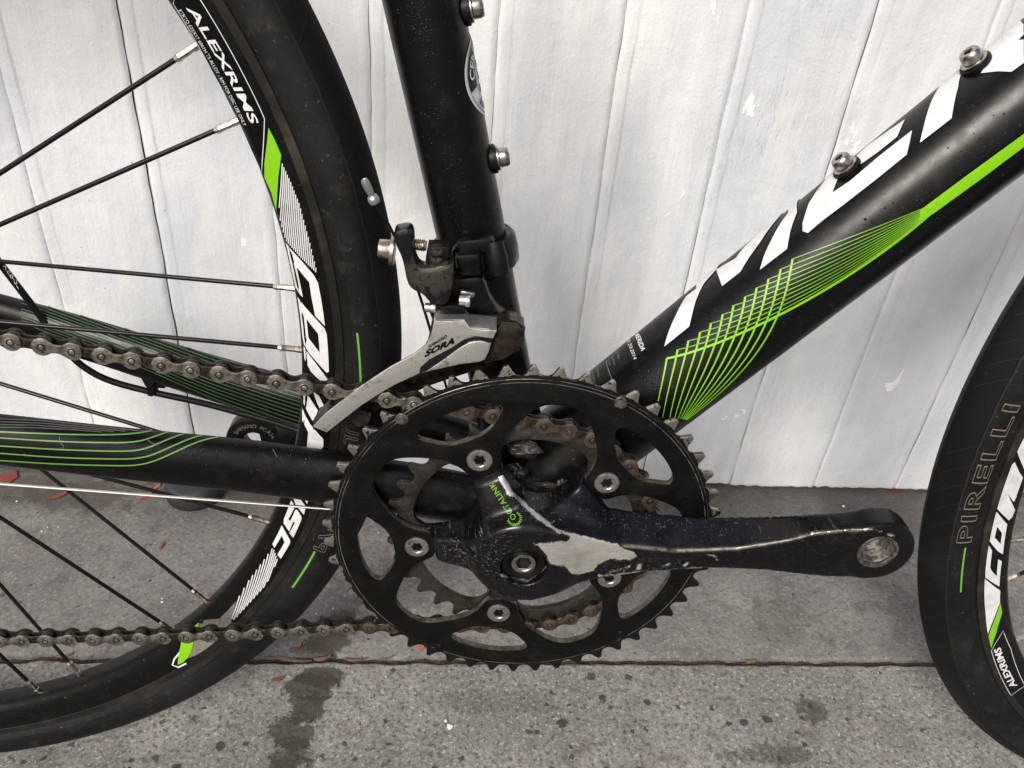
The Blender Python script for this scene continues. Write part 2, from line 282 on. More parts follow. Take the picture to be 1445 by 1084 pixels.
# ------------------------------------------------------------------ mesh helpers
BIKE_UP = 0.2610
ROOT = None
def new_obj(name, verts, faces, material, parent=None, smooth=True, sharp=40, stage=None, label=None, origin=None):
    me = bpy.data.meshes.new(name)
    vs = [tuple(map(float, v)) for v in verts]
    o = bpy.data.objects.new(name, me)
    if origin is not None:
        ox, oy, oz = map(float, origin); vs = [(a - ox, b - oy, c_ - oz) for a, b, c_ in vs]; o.location = (ox, oy, oz)
    me.from_pydata(vs, [], [tuple(f) for f in faces]); me.validate()
    mats = material if isinstance(material, (list, tuple)) else [material]
    for x in mats: me.materials.append(x)
    if smooth:
        me.polygons.foreach_set('use_smooth', [True] * len(me.polygons))
        if sharp < 180: me.set_sharp_from_angle(angle=R_(sharp))
    COL.objects.link(o)
    if parent is not None:
        o.parent = parent
    if label: o['label'] = label
    return o
class MB:
    def __init__(s): s.v = []; s.f = []
    def add(s, v, f):
        k = len(s.v); s.v += [tuple(map(float, q)) for q in v]; s.f += [tuple(i + k for i in q) for q in f]; return s
    def tube(s, path, rad, n=12, ry=None, up=None, caps=True):
        P = [np.array(p, float) for p in path]; N = len(P)
        rad = rad if hasattr(rad, '__len__') else [rad] * N
        ry = ry if ry is not None else rad
        ry = ry if hasattr(ry, '__len__') else [ry] * N
        T = [unit(P[min(i + 1, N - 1)] - P[max(i - 1, 0)]) for i in range(N)]
        u = np.array(up if up is not None else (0, 0, 1), float)
        if abs(np.dot(u, T[0])) > .95: u = np.array((0, 1., 0)) if abs(T[0][1]) < .9 else np.array((1., 0, 0))
        vs = []
        for i in range(N):
            a = unit(u - T[i] * np.dot(u, T[i])); b = np.cross(T[i], a)
            if up is None: u = a
            for k in range(n):
                t = 2 * math.pi * k / n; vs.append(P[i] + a * rad[i] * math.cos(t) + b * ry[i] * math.sin(t))
        fs = [(i * n + k, i * n + (k + 1) % n, (i + 1) * n + (k + 1) % n, (i + 1) * n + k) for i in range(N - 1) for k in range(n)]
        if caps: fs += [tuple(range(n))[::-1], tuple((N - 1) * n + k for k in range(n))]
        return s.add(vs, fs)
    def lathe(s, prof, origin, axis, n=32, closed=False, arc=None):
        "prof: (radius, height along axis)"
        ax = unit(axis); a = unit(np.cross(ax, (0, 0, 1)) if abs(ax[2]) < .9 else np.cross(ax, (1, 0, 0))); b = np.cross(ax, a); o = np.array(origin, float)
        vs = []; m_ = len(prof)
        for r, hgt in prof:
            for k in range(n):
                t = 2 * math.pi * k / n; vs.append(o + ax * hgt + (a * math.cos(t) + b * math.sin(t)) * r)
        fs = [(i * n + k, i * n + (k + 1) % n, (i + 1) * n + (k + 1) % n, (i + 1) * n + k) for i in range(m_ - 1) for k in range(n)]
        if closed: fs += [((m_ - 1) * n + k, (m_ - 1) * n + (k + 1) % n, (k + 1) % n, k) for k in range(n)]
        else:
            if prof[0][0] > 1e-6: fs.append(tuple(range(n))[::-1])
            if prof[-1][0] > 1e-6: fs.append(tuple((m_ - 1) * n + k for k in range(n)))
        return s.add(vs, fs)
    def box(s, c, size, X=(1, 0, 0), Y=(0, 1, 0), bev=.0):
        X = unit(X); Y = unit(Y); Z = np.cross(X, Y); c = np.array(c, float)
        hx, hy, hz = [q / 2 for q in size]
        bm = bmesh.new(); bmesh.ops.create_cube(bm, size=1)
        for v in bm.verts: v.co = (v.co.x * size[0], v.co.y * size[1], v.co.z * size[2])
        if bev: bmesh.ops.bevel(bm, geom=bm.edges[:], offset=bev, segments=2, affect='EDGES', profile=.5)
        bm.verts.index_update()
        vs = [c + X * v.co.x + Y * v.co.y + Z * v.co.z for v in bm.verts]; fs = [[v.index for v in f.verts] for f in bm.faces]; bm.free()
        return s.add(vs, fs)
    def build(s, name, material, parent=None, **k): return new_obj(name, s.v, s.f, material, parent, **k)

def smooth_path(P, it=3):
    P = [np.array(p, float) for p in P]
    for _ in range(it):
        Q = [P[0]]
        for a, b in zip(P[:-1], P[1:]): Q += [a * .75 + b * .25, a * .25 + b * .75]
        Q.append(P[-1]); P = Q
    return P
def chaikin(P, it=2):
    P = [np.array(p, float) for p in P]
    for _ in range(it):
        Q = []
        for i in range(len(P)): a, b = P[i], P[(i + 1) % len(P)]; Q += [a * .75 + b * .25, a * .25 + b * .75]
        P = Q
    return P
def curve_mesh(polys, thick, bevel=0., z0=0., res=2):
    "filled 2-D outline(s) with holes, extruded; returns verts (X,Y,Z) with Z in z0-thick/2 .. z0+thick/2"
    cu = bpy.data.curves.new('tmp', 'CURVE'); cu.dimensions = '2D'; cu.fill_mode = 'BOTH'; cu.extrude = max(thick / 2 - bevel, 0); cu.bevel_depth = bevel; cu.bevel_resolution = 1; cu.offset = -bevel
    for p in polys:
        sp = cu.splines.new('POLY'); sp.points.add(len(p) - 1)
        for i, q in enumerate(p): sp.points[i].co = (q[0], q[1], 0, 1)
        sp.use_cyclic_u = True
    o = bpy.data.objects.new('tmp', cu); me = bpy.data.meshes.new_from_object(o)
    bm = bmesh.new(); bm.from_mesh(me); bmesh.ops.remove_doubles(bm, verts=bm.verts, dist=1e-6); bm.verts.index_update()
    v = [(q.co.x, q.co.y, q.co.z + z0) for q in bm.verts]; f = [[q.index for q in x.verts] for x in bm.faces]; bm.free()
    bpy.data.objects.remove(o); bpy.data.curves.remove(cu); bpy.data.meshes.remove(me)
    return v, f
def to_bike(v, y0=0.): return [(a, y0 - c_, b) for a, b, c_ in v]
def plate(name, polys, yfront, thick, material, parent, bevel=.0003, sharp=35, **k):
    v, f = curve_mesh(polys, thick, bevel); return new_obj(name, to_bike(v, yfront + thick / 2), f, material, parent, sharp=sharp, **k)
def px_plate(name, pxs, yfront, thick, material, parent, bevel=.0004, sm=0, holes=(), ox=0, oy=0, sc=1., **k):
    P = [tuple(B(ox + a / sc, oy + b / sc, yfront)[[0, 2]]) for a, b in pxs]
    if sm: P = chaikin(P, sm)
    return plate(name, [P] + [[tuple(B(ox + a / sc, oy + b / sc, yfront)[[0, 2]]) for a, b in hh] for hh in holes], yfront, thick, material, parent, bevel, **k)
def text_mesh(s, outline=0., xs=1., shear=0., space=1., bold=0.):
    cu = bpy.data.curves.new('tmp', 'FONT'); cu.body = s; cu.size = 1; cu.shear = shear; cu.space_character = space; cu.resolution_u = 3; cu.offset = bold
    if outline: cu.fill_mode = 'NONE'; cu.bevel_depth = outline; cu.bevel_resolution = 0
    else: cu.fill_mode = 'BOTH'
    o = bpy.data.objects.new('tmp', cu); me = bpy.data.meshes.new_from_object(o)
    if outline:
        bm = bmesh.new(); bm.from_mesh(me)
        for _ in range(3):
            L_ = [e_ for e_ in bm.edges if e_.calc_length() > .12]
            if L_: bmesh.ops.subdivide_edges(bm, edges=L_, cuts=1)
        bm.to_mesh(me); bm.free()
    v = np.array([q.co[:] for q in me.vertices]); f = [list(q.vertices) for q in me.polygons]
    bpy.data.objects.remove(o); bpy.data.curves.remove(cu); bpy.data.meshes.remove(me)
    lo, hi = v.min(0), v.max(0); v[:, 0] = (v[:, 0] - lo[0]) / (hi[0] - lo[0]); v[:, 1] = (v[:, 1] - lo[1]) / (hi[1] - lo[1])
    return v, f
def bvh_of(*objs):
    V = []; F = []
    for o in objs:
        k = len(V); mw = Matrix.Translation(o.location)
        V += [mw @ v.co for v in o.data.vertices]; F += [[i + k for i in p.vertices] for p in o.data.polygons]
    return BVHTree.FromPolygons(V, F)
def cast(bvh, px, py, off=.0003, yref=0.):
    o = Vector(CPOS); d = Vector(ray(px, py)); loc, nor, i, dist = bvh.ray_cast(o, d)
    if loc is None: return None
    if nor.dot(d) > 0: nor = -nor
    return np.array(loc + nor * off)
def cast_mesh(bvh, vpx, faces, off=.0003):
    "px vertices -> surface; faces with a missed vertex are dropped"
    P = [cast(bvh, a, b, off) for a, b in vpx]; idx = {}; V = []; F = []
    for f in faces:
        if any(P[i] is None for i in f): continue
        g = [P[i] for i in f]
        if max(np.linalg.norm(g[i] - g[i - 1]) for i in range(len(g))) > .02: continue
        ff = []
        for i in f:
            if i not in idx: idx[i] = len(V); V.append(P[i])
            ff.append(idx[i])
        F.append(ff)
    return V, F
def tri_poly(poly, step):
    "triangulate a 2-D polygon with an inner grid so that it can follow a curved surface"
    pts = []; n0 = len(poly)
    for i in range(n0):
        a = np.array(poly[i], float); b = np.array(poly[(i + 1) % n0], float); k = max(1, int(np.linalg.norm(b - a) / step))
        pts += [a + (b - a) * j / k for j in range(k)]
    n = len(pts); lo = np.min(pts, 0); hi = np.max(pts, 0); bound = [Vector(p) for p in pts]
    def inside(x, y):
        c_ = False; j = n - 1
        for i in range(n):
            if (pts[i][1] > y) != (pts[j][1] > y) and x < (pts[j][0] - pts[i][0]) * (y - pts[i][1]) / (pts[j][1] - pts[i][1]) + pts[i][0]: c_ = not c_
            j = i
        return c_
    grid = [Vector((x, y)) for x in np.arange(lo[0], hi[0], step) for y in np.arange(lo[1], hi[1], step) if inside(x, y)]
    r = delaunay_2d_cdt(bound + grid, [(i, (i + 1) % n) for i in range(n)], [list(range(n))], 1, 1e-5)
    return [tuple(v) for v in r[0]], [list(f) for f in r[2]]
def decal(name, bvh, polys, material, parent, off=.0003, step=5, ox=0, oy=0, sc=1., **k):
    mb = MB()
    for p in polys:
        v, f = tri_poly([(ox + a / sc, oy + b / sc) for a, b in p], step)
        mb.add(*cast_mesh(bvh, v, f, off))
    return mb.build(name, material, parent, sharp=180, **k)
def strokes(name, bvh, lines, width, material, parent, off=.00035, step=4, ox=0, oy=0, sc=1., taper=False, **k):
    mb = MB()
    for L_ in lines:
        L_ = [np.array((ox + a / sc, oy + b / sc), float) for a, b in L_]
        P = [L_[0]]
        for a, b in zip(L_[:-1], L_[1:]):
            m_ = max(1, int(np.linalg.norm(b - a) / step)); P += [a + (b - a) * j / m_ for j in range(1, m_ + 1)]
        seg = []
        for i, p in enumerate(P):
            t = unit(P[min(i + 1, len(P) - 1)] - P[max(i - 1, 0)]); nn = np.array((-t[1], t[0])); w_ = width
            if callable(width): w_ = width(i / max(1, len(P) - 1))
            seg.append((cast(bvh, *(p + nn * w_ / 2), off), cast(bvh, *(p - nn * w_ / 2), off)))
        for (a, b), (c_, d) in zip(seg[:-1], seg[1:]):
            if any(q is None for q in (a, b, c_, d)) or np.linalg.norm(a - c_) > .02: continue
            mb.add([a, b, d, c_], [(0, 1, 2, 3)])
    return mb.build(name, material, parent, sharp=180, **k)
def px_text(name, s, A, Bp, C, bvh, material, parent, off=.0003, y=None, ox=0, oy=0, sc=1., **kw):
    "A, Bp: baseline ends, C: top of the first letter (photo places)"
    tk = {q: kw.pop(q) for q in ('outline', 'shear', 'space', 'bold') if q in kw}
    v, f = text_mesh(s, **tk); A, Bp, C = [np.array((ox + p[0] / sc, oy + p[1] / sc), float) for p in (A, Bp, C)]
    vp = [A + (Bp - A) * q[0] + (C - A) * q[1] for q in v]
    if y is None: V, F = cast_mesh(bvh, vp, f, off)
    else: V = [B(p[0], p[1], y - off) for p in vp]; F = f
    return new_obj(name, V, F, material, parent, sharp=180, **kw)
def surface_nets(Fv, origin, h):
    s = Fv < 0; nx, ny, nz = Fv.shape
    acc = np.zeros((nx - 1, ny - 1, nz - 1, 3)); cnt = np.zeros((nx - 1, ny - 1, nz - 1))
    offs = [(i, j, k) for i in (0, 1) for j in (0, 1) for k in (0, 1)]
    for a in offs:
        for d in range(3):
            if a[d]: continue
            b = list(a); b[d] = 1
            A = Fv[a[0]:nx - 1 + a[0], a[1]:ny - 1 + a[1], a[2]:nz - 1 + a[2]]; Bv = Fv[b[0]:nx - 1 + b[0], b[1]:ny - 1 + b[1], b[2]:nz - 1 + b[2]]
            x = (A < 0) != (Bv < 0); t = np.where(x, A / np.where(x, A - Bv, 1), 0)
            for q in range(3): acc[..., q] += np.where(x, a[q] + (t if q == d else 0), 0)
            cnt += x
    m_ = cnt > 0; idx = -np.ones(m_.shape, int); idx[m_] = np.arange(m_.sum())
    I = np.argwhere(m_); V = (I + acc[m_] / cnt[m_][:, None]) * h + np.array(origin)
    F = []
    for d in range(3):
        e1, e2 = (d + 1) % 3, (d + 2) % 3
        sl0 = [slice(None)] * 3; sl1 = [slice(None)] * 3; sl0[d] = slice(0, -1); sl1[d] = slice(1, None)
        a, b = s[tuple(sl0)], s[tuple(sl1)]; E_ = np.argwhere(a != b)
        ok = (E_[:, e1] > 0) & (E_[:, e2] > 0) & (E_[:, e1] < s.shape[e1] - 1) & (E_[:, e2] < s.shape[e2] - 1); E_ = E_[ok]
        ins = a[tuple(E_.T)]
        def g(o1, o2):
            q = E_.copy(); q[:, e1] -= o1; q[:, e2] -= o2; return idx[tuple(q.T)]
        Q = np.stack([g(1, 1), g(0, 1), g(0, 0), g(1, 0)], 1); Q[~ins] = Q[~ins][:, ::-1]; F.append(Q)
    return V, np.concatenate(F)
def smin(a, b, k):
    t = np.clip(.5 + .5 * (b - a) / k, 0, 1); return b * (1 - t) + a * t - k * t * (1 - t)
def smax(a, b, k): return -smin(-a, -b, k)

# ------------------------------------------------------------------ setting: pavement and timber wall
def put(o, label=None, cat=None, group=None, kind=None):
    if label: o['label'] = label
    if cat: o['category'] = cat
    if group: o['group'] = group
    if kind: o['kind'] = kind
    return o
from mathutils import noise as mn
JY0, JY1 = .0695, .0748
e = bpy.data.objects.new('pavement', None); COL.objects.link(e); put(e, kind='structure'); PAVE = e
def slab(name, x0, x1, y0, y1, material, edges):
    mb = MB(); z = 0.
    xs = sorted(set(list(np.linspace(-.6, .6, 241)) + [x0, x1, -3, 3, -1.5, 1.5])) if True else []
    e_hi, e_lo = edges    # which y border is the ragged joint
    rows = []
    def row(y, zf, rag):
        return [(x, y + rag * (mn.noise(Vector((x * 60, y * 9, 3))) * (.0016 + .0016 * min(max(-x * 6, 0), 1)) + mn.noise(Vector((x * 260, y, 9))) * .0008), zf) for x in xs]
    if e_hi: ys = [(y0, 0, 0), (y1 - .003, 0, .3), (y1 - .0008, -.0008, 1), (y1, -.003, 1), (y1, -.03, 1)]
    else: ys = [(y0, -.03, 1), (y0, -.003, 1), (y0 + .0008, -.0008, 1), (y0 + .003, 0, .3), (y1, 0, 0)]
    V = []; F = []
    for y, zf, rg in ys: V += row(y, zf, rg)
    n_ = len(xs)
    for i in range(len(ys) - 1):
        for k in range(n_ - 1): F.append((i * n_ + k, i * n_ + k + 1, (i + 1) * n_ + k + 1, (i + 1) * n_ + k))
    mb.add(V, F); return mb.build(name, material, PAVE, sharp=60)
slab('concrete_slab', -30, 30, -30, JY0, M['slabf'], (True, False))
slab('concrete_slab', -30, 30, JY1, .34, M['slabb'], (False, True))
# dirt in the joint
xs = np.linspace(-.7, .7, 700); V = []; F = []
for x in xs:
    for k, y in enumerate(np.linspace(JY0 - .004, JY1 + .004, 9)):
        V.append((x, y, -.0042 + .0022 * mn.noise(Vector((x * 90, y * 320, 1))) + .0012 * mn.noise(Vector((x * 400, y * 700, 1)))))
for i in range(len(xs) - 1):
    for k in range(8): F.append((i * 9 + k, (i + 1) * 9 + k, (i + 1) * 9 + k + 1, i * 9 + k + 1))
o = new_obj('joint_dirt', V, F, M['joint'], PAVE, sharp=180); o['kind'] = 'stuff'
new_obj('ground', [(-60, -60, -.04), (60, -60, -.04), (60, 60, -.04), (-60, 60, -.04)], [(0, 1, 2, 3)], M['slabf'])['kind'] = 'structure'

WY = .2875
wall = bpy.data.objects.new('timber_wall', None); COL.objects.link(wall)
put(wall, 'white painted wall of upright tongue and groove timber boards behind the bicycle', 'wall'); wall.location = (0, WY, 0)
BXS = [-.280 - .0905 * k for k in range(22, 0, -1)] + [-.280, -.1865, -.1065, -.0135, .0775, .1660, .2612, .352] + [.352 + .0905 * k for k in range(1, 22)]
def board(x0, x1, seed):
    rnd = random.Random(seed); wd = x1 - x0; near = -.5 < x0 < .6
    us = [0, .0009, .0018, .0023, .0032, .0046, .007, .0088, .0097, .0105] + list(np.linspace(.012, wd - .012, 22 if near else 4)) + [wd - .007, wd - .0046, wd - .0030, wd - .0012, wd]
    vs_ = ([0, .0012, .0035, .008] + list(np.linspace(.015, .62, 90)) + [1.2, 2.4]) if near else [0, .01, 1.2, 2.4]
    lean = rnd.uniform(-.0006, .0008); zb = .0035 + rnd.uniform(-.001, .0015)
    V = []; F = []
    def depth(u, vz=0.):
        bead = (.0007 + .0007 * mn.noise(Vector((seed * 7.7, vz * 7, 2)))) * min(max((vz - .02) / .30, .12), 1.)
        d = min(u, wd - u)
        if d < .0018: return (.0014 + .0012 * mn.noise(Vector((seed * 5.1, vz * 26, 5)))) * (1 - d / .0018) + .0001
        if u < .0105: return -bead * math.sin(math.pi * min(max((u - .0018) / .0087, 0), 1)) ** .35
        if d < .0030: return .0002
        if d < .007: return -.00025 * math.sin(math.pi * (d - .003) / .004)   # built-up paint ridge beside the groove
        return 0.
    for vz in vs_:
        for u in us:
            rag = 0.
            if vz < .01: rag = (mn.noise(Vector(((x0 + u) * 130, seed, 0))) * .0018 + mn.noise(Vector(((x0 + u) * 500, seed, 4))) * .0008) * (1 - vz / .01)
            y = depth(u, vz) + lean + .0006 * mn.noise(Vector(((x0 + u) * 22, vz * 5, seed))) + .0003 * mn.noise(Vector(((x0 + u) * 90, vz * 18, seed)))
            if vz == 0: y += .0015
            sd_ = seed + (1 if u > wd / 2 else 0)      # neighbouring boards share one wavering seam
            du = (.0012 * mn.noise(Vector((sd_ * 3.1, vz * 9, 1))) + .0007 * mn.noise(Vector((sd_ * 3.1, vz * 45, 1)))) + ((.0004 * max(0, mn.noise(Vector((9, vz * 30, 2)))) if u < .001 else -.0005 * max(0, mn.noise(Vector((4, vz * 38, 2))))) if (u < .001 and abs(x0 + .28) < .002) or (u > wd - .001 and abs(x1 + .28) < .002) else 0)
            V.append((u + du - wd / 2, y, zb + vz + rag))
    n_ = len(us)
    for i in range(len(vs_) - 1):
        for k in range(n_ - 1): F.append((i * n_ + k, i * n_ + k + 1, (i + 1) * n_ + k + 1, (i + 1) * n_ + k))
    b0 = len(V); V += [(-wd / 2, .018, zb), (wd / 2, .018, zb), (wd / 2, .018, 2.4), (-wd / 2, .018, 2.4)]
    F += [(0, b0, b0 + 1, n_ - 1), (b0 + 1, b0, b0 + 3, b0 + 2)]
    o = new_obj('plank', V, F, M['wall'], wall, sharp=60); o.location = ((x0 + x1) / 2, 0, 0)
    return o
far_mesh = None
for i, (a, b) in enumerate(zip(BXS[:-1], BXS[1:])):
    near = -.5 < a < .6
    if near or far_mesh is None:
        o = board(a + (.0002 if abs(a + .28) < .001 else .0001), b - (.0003 if abs(b + .28) < .001 else .0001), i)
        if not near: far_mesh = o.data
    else:
        o = bpy.data.objects.new('plank', far_mesh); COL.objects.link(o); o.parent = wall; o.location = ((a + b) / 2, 0, 0)
mb = MB(); mb.box((0, .03, 1.2), (4.6, .02, 2.4)); mb.build('backing', M['joint'], wall)

# black round rubber stop on the ground by the wall
mb = MB(); mb.lathe([(0, .0), (.0255, .0), (.0268, .002), (.0262, .014), (.0235, .0185), (.019, .0195), (.012, .0180), (0, .0178)], (0, 0, 0), (0, 0, 1), 48)
q = world_on(266, 723, 2, 0.)
o = mb.build('door_stop', M['puck'], None, sharp=50); o.location = (q[0], q[1] + .0265, 0.0)
put(o, 'round black rubber stop lying on the pavement under the chainstay near the wall', 'stop')

# flakes and grit on the ground
def flake(px, py, L, W_, ang, material, label, cat, z=.0006, group=None, name='paint_flake'):
    q = world_on(px, py, 2, 0.); rnd = random.Random(px * 7 + py); n_ = 9; up = []; lo = []
    ca, sa = math.cos(ang), math.sin(ang)
    for i in range(n_):
        t = i / (n_ - 1) - .5; wv = W_ * (.55 + .45 * math.sin(math.pi * (i + .6) / (n_ + .2))) * rnd.uniform(.45, 1.25); bend = .35 * L * (t * t)
        up.append((t * L, bend + wv / 2)); lo.append((t * L, bend - wv / 2))
    P = up + lo[::-1]; V = []; m_ = len(P)
    for lev in (0, 1):
        for x, y in P: V.append((x * ca - y * sa, x * sa + y * ca, z * lev + .0012 * abs(x / L) * (1.4 if x > 0 else .5) + .0002))
    F = [tuple(range(m_, 2 * m_))] + [(i, (i + 1) % m_, m_ + (i + 1) % m_, m_ + i) for i in range(m_)]
    o = new_obj(name, V, F, material, None, sharp=40); o.location = (q[0], q[1], .0003); put(o, label, cat, group); return o
flake(10, 676, .018, .014, .5, M['leafred'], 'broad dark red flake at the foot of the wall, farthest left', 'flake')
flake(83, 701, .016, .0055, .6, M['leafred'], 'red curled flake on the pavement between the derailleur cable and the back wheel spokes', 'flake')
flake(145, 678, .018, .005, .35, M['leafbrown'], 'pale brown sliver of debris against the foot of the wall under the chainstay', 'debris')
flake(208, 700, .018, .0045, .7, M['leaforange'], 'orange flake standing out beside the round black rubber stop', 'flake')
flake(222, 688, .010, .004, 1.1, M['leaforange'], 'small orange flake just above the larger one near the black stop', 'flake')
flake(229, 771, .007, .003, 1.4, M['leafred'], 'tiny dark red fleck lying alone on the pavement inside the back wheel', 'flake')
flake(421, 912, .005, .005, .2, M['leaforange'], 'small orange square fleck on the pavement below the lower chain run', 'flake')
flake(393, 959, .010, .004, .3, M['leafred'], 'dull red fleck in the wet stain in front of the pavement joint', 'flake')
flake(594, 915, .006, .005, .9, M['leaforange'], 'orange fleck on the pavement by the lower teeth of the big chainring', 'flake')
flake(1265, 694, .020, .005, .05, M['leafred'], 'brown red strip under the painted wall beside the front tyre', 'flake')
flake(912, 807, .006, .003, .4, M['leafred'], 'red fleck on the pavement just under the crank arm behind the chainring', 'flake')
SL = [(388, 930, .016, .003, .1, 'short dry sliver in the pavement joint just right of the back tyre'), (420, 934, .022, .0025, -.15, 'long dry leaf sliver in the joint above the wet stain'), (455, 931, .014, .003, .2, 'dry sliver in the joint at the right end of the wet stain'),
      (500, 933, .018, .002, 0, 'thin dry sliver in the joint below the lower chain run'), (545, 931, .012, .002, .3, 'dry sliver in the joint left of the big chainring teeth'), (90, 927, .012, .003, .2, 'dry sliver in the joint between the two lowest spokes'),
      (190, 926, .014, .003, -.1, 'dry sliver in the joint just inside the back rim'), (1060, 935, .010, .004, .1, 'lone dry crumb of leaf in the joint below the crank arm')]
for (px, py, L, W_, an, lb) in SL: flake(px, py, L, W_, an, M['leafbrown'], lb, 'leaf', group='dry slivers in the pavement joint', name='leaf_sliver')
GR = [(24, 708, .0022, 'white crumb farthest left on the pavement under the derailleur cable'), (59, 750, .0016, 'white speck lowest of three between the spokes at far left'), (67, 744, .0012, 'middle white speck of three between the spokes at far left'), (82, 744, .0012, 'rightmost white speck of three between the spokes at far left'),
      (229, 850, .0024, 'white crumb lying inside the back wheel left of the green rim block'), (229, 845, .0015, 'tiny white crumb touching the one left of the green rim block'), (470, 859, .0018, 'pale crumb between back tyre and big chainring, the right one of two'), (446, 866, .0014, 'pale crumb between back tyre and big chainring, the left one of two'),
      (534, 752, .0015, 'pale crumb seen through the leftmost window of the big chainring'), (635, 1026, .0048, 'largest white chip, alone on the front slab below the chainring'), (629, 1018, .003, 'small chip touching the largest white chip on the front slab'), (1398, 805, .003, 'oval white chip seen inside the front wheel'), (1190, 715, .003, 'white chip near the wall just above the crank arm end')]
for (px, py, s_, lb) in GR:
    q = world_on(px, py, 2, 0.); bm = bmesh.new(); bmesh.ops.create_icosphere(bm, subdivisions=1, radius=s_ * .5)
    rnd = random.Random(px)
    for v in bm.verts: v.co = Vector((v.co.x * rnd.uniform(.7, 1.3), v.co.y * rnd.uniform(.7, 1.3), v.co.z * .6 + s_ * .2))
    me = bpy.data.meshes.new('grit_crumb'); bm.to_mesh(me); bm.free(); me.materials.append(M['chalk']); o = bpy.data.objects.new('grit_crumb', me); COL.objects.link(o)
    o.location = (q[0], q[1], 0); put(o, lb, 'grit', 'white crumbs on the pavement')

# ------------------------------------------------------------------ the bicycle
ROOT = bpy.data.objects.new('road_bicycle', None); COL.objects.link(ROOT)
ROOT.matrix_world = Matrix([[*WM[0], 0], [*WM[1], 0], [*WM[2], ZG], [0, 0, 0, 1]])
put(ROOT, 'black road bicycle with bright green lines, disc wheels and white down tube letters', 'bicycle')

# ---- frame tubes
STA = unit((-math.sin(R_(14.3)), 0, math.cos(R_(14.3)))); STN = unit((math.cos(R_(14.3)), 0, math.sin(R_(14.3))))
STO = STN * .0017
def stp(s): return STO + STA * s
mb = MB(); ss = [0.01, .03, .05, .07, .09, .13, .2, .3, .42]
mb.tube([stp(s) for s in ss], [.0195, .0182, .0172, .0166, .0165, .0165, .0165, .0165, .0165], 64, up=(0, 1, 0))
seat_tube = mb.build('seat_tube', M['frame'], ROOT)
DTA = unit((math.cos(R_(48.87)), 0, math.sin(R_(48.87)))); DTN = unit((-math.sin(R_(48.87)), 0, math.cos(R_(48.87)))); DTO = -DTN * .0034
def dtp(s): return DTO + DTA * s
mb = MB(); ss = list(np.linspace(.0, .50, 40))
mb.tube([dtp(s) for s in ss], .0272, 96, ry=[.0272 if s > .06 else .0272 for s in ss], up=tuple(DTN))
down_tube = mb.build('down_tube', M['frame'], ROOT)
mb = MB(); mb.lathe([(.0195, -.034), (.0208, -.033), (.0215, -.028), (.0235, -.02), (.0235, .02), (.0215, .028), (.0208, .033), (.0195, .034)], (0, 0, 0), (0, 1, 0), 64)
bb = mb.build('bottom_bracket_shell', M['grease'], ROOT)
mb = MB(); mb.lathe([(.006, -.058), (.0125, -.044), (.0165, -.040), (.0185, -.0395), (.0190, -.0345)], (0, 0, 0), (0, 1, 0), 48); mb.build('bearing_cup', M['grease'], bb)
def stay(sgn):
    N = [(-.020, .024, .004), (-.05, .027, .012), (-.10, .030, .0205), (-.14, .0325, .0275), (-.20, .042, .0385), (-.25, .050, .0490), (-.31, .058, .0600), (-.36, .064, .0700), (-.400, .067, .0790)]
    P = smooth_path([(x, sgn * y, z) for x, y, z in N], 3)
    def rz(x): return float(np.interp(-x, [.02, .06, .10, .14, .2, .25, .33, .40], [.0155, .0160, .0158, .0150, .0138, .0132, .0115, .010]))
    def rw(x): return float(np.interp(-x, [.02, .06, .10, .14, .2, .25, .33, .40], [.0100, .0095, .0095, .0100, .0100, .0095, .0085, .008]))
    mb = MB(); mb.tube(P, [rz(p[0]) for p in P], 48, ry=[rw(p[0]) for p in P], up=(0, 0, 1)); return mb.build('chainstay', M['frame'], ROOT)
stay_r = stay(-1); stay_l = stay(1)
bv_st = bvh_of(seat_tube); bv_dt = bvh_of(down_tube); bv_sr = bvh_of(stay_r); bv_sl = bvh_of(stay_l)

# lines along the chainstays
S = 3.6125
lr = []
base_top = [(0, 250), (320, 262), (640, 268), (740, 258), (830, 228), (905, 205)]
lr.append([(0, 215), (350, 230), (600, 232), (720, 222), (790, 208)])
lr.append([(0, 245), (300, 265), (600, 272), (700, 266), (760, 250), (830, 226), (905, 208)])
lr.append([(0, 285), (300, 305), (600, 314), (700, 310), (770, 292), (860, 252), (940, 226), (1010, 214)])
lr.append([(0, 322), (300, 345), (600, 353), (700, 350), (780, 332), (870, 292), (980, 246), (1060, 230), (1110, 226)])
lr.append([(0, 358), (300, 378), (600, 386), (700, 384), (780, 366), (870, 328), (1000, 268), (1100, 244), (1200, 238), (1300, 242), (1440, 262)])
lr = [[tuple(q) for q in smooth_path(l, 2)] for l in lr]
strokes('green_stripe', bv_sr, lr, 1.9, M['greens'], stay_r, ox=0, oy=550, sc=S)
lt = [[(0, 152 + 13 * k), (200, 160 + 12 * k), (420, 182 + 9 * k), (700 - 60 * k, 212 + 2 * k)] for k in range(4)]
strokes('dark_stripe', bv_sr, lt, 1.5, M['outlined'], stay_r, ox=0, oy=550, sc=S)
# left stay: thin parallel lines (photo 0..430, 400..600)
ll = []
for k in range(13):
    t0 = .10 + .072 * k; P = []
    for x in range(110, 1640, 60):
        u_ = np.interp(x, [130, 700, 1445, 1700], [395, 600, 815, 885]); l_ = np.interp(x, [50, 600, 940, 1445, 1700], [565, 770, 900, 1085, 1170]); q = min(max((x - 650) / 500, 0), 1); q = q * q * (3 - 2 * q)
        P.append((x, u_ + (l_ - u_) * (t0 - .10 + .10 * q)))
    if k % 3 == 0: P = P[1:]
    ll.append([tuple(q) for q in smooth_path(P, 1)])
strokes('green_stripe', bv_sl, ll, 1.05, M['greend'], stay_l, ox=0, oy=300, sc=S)

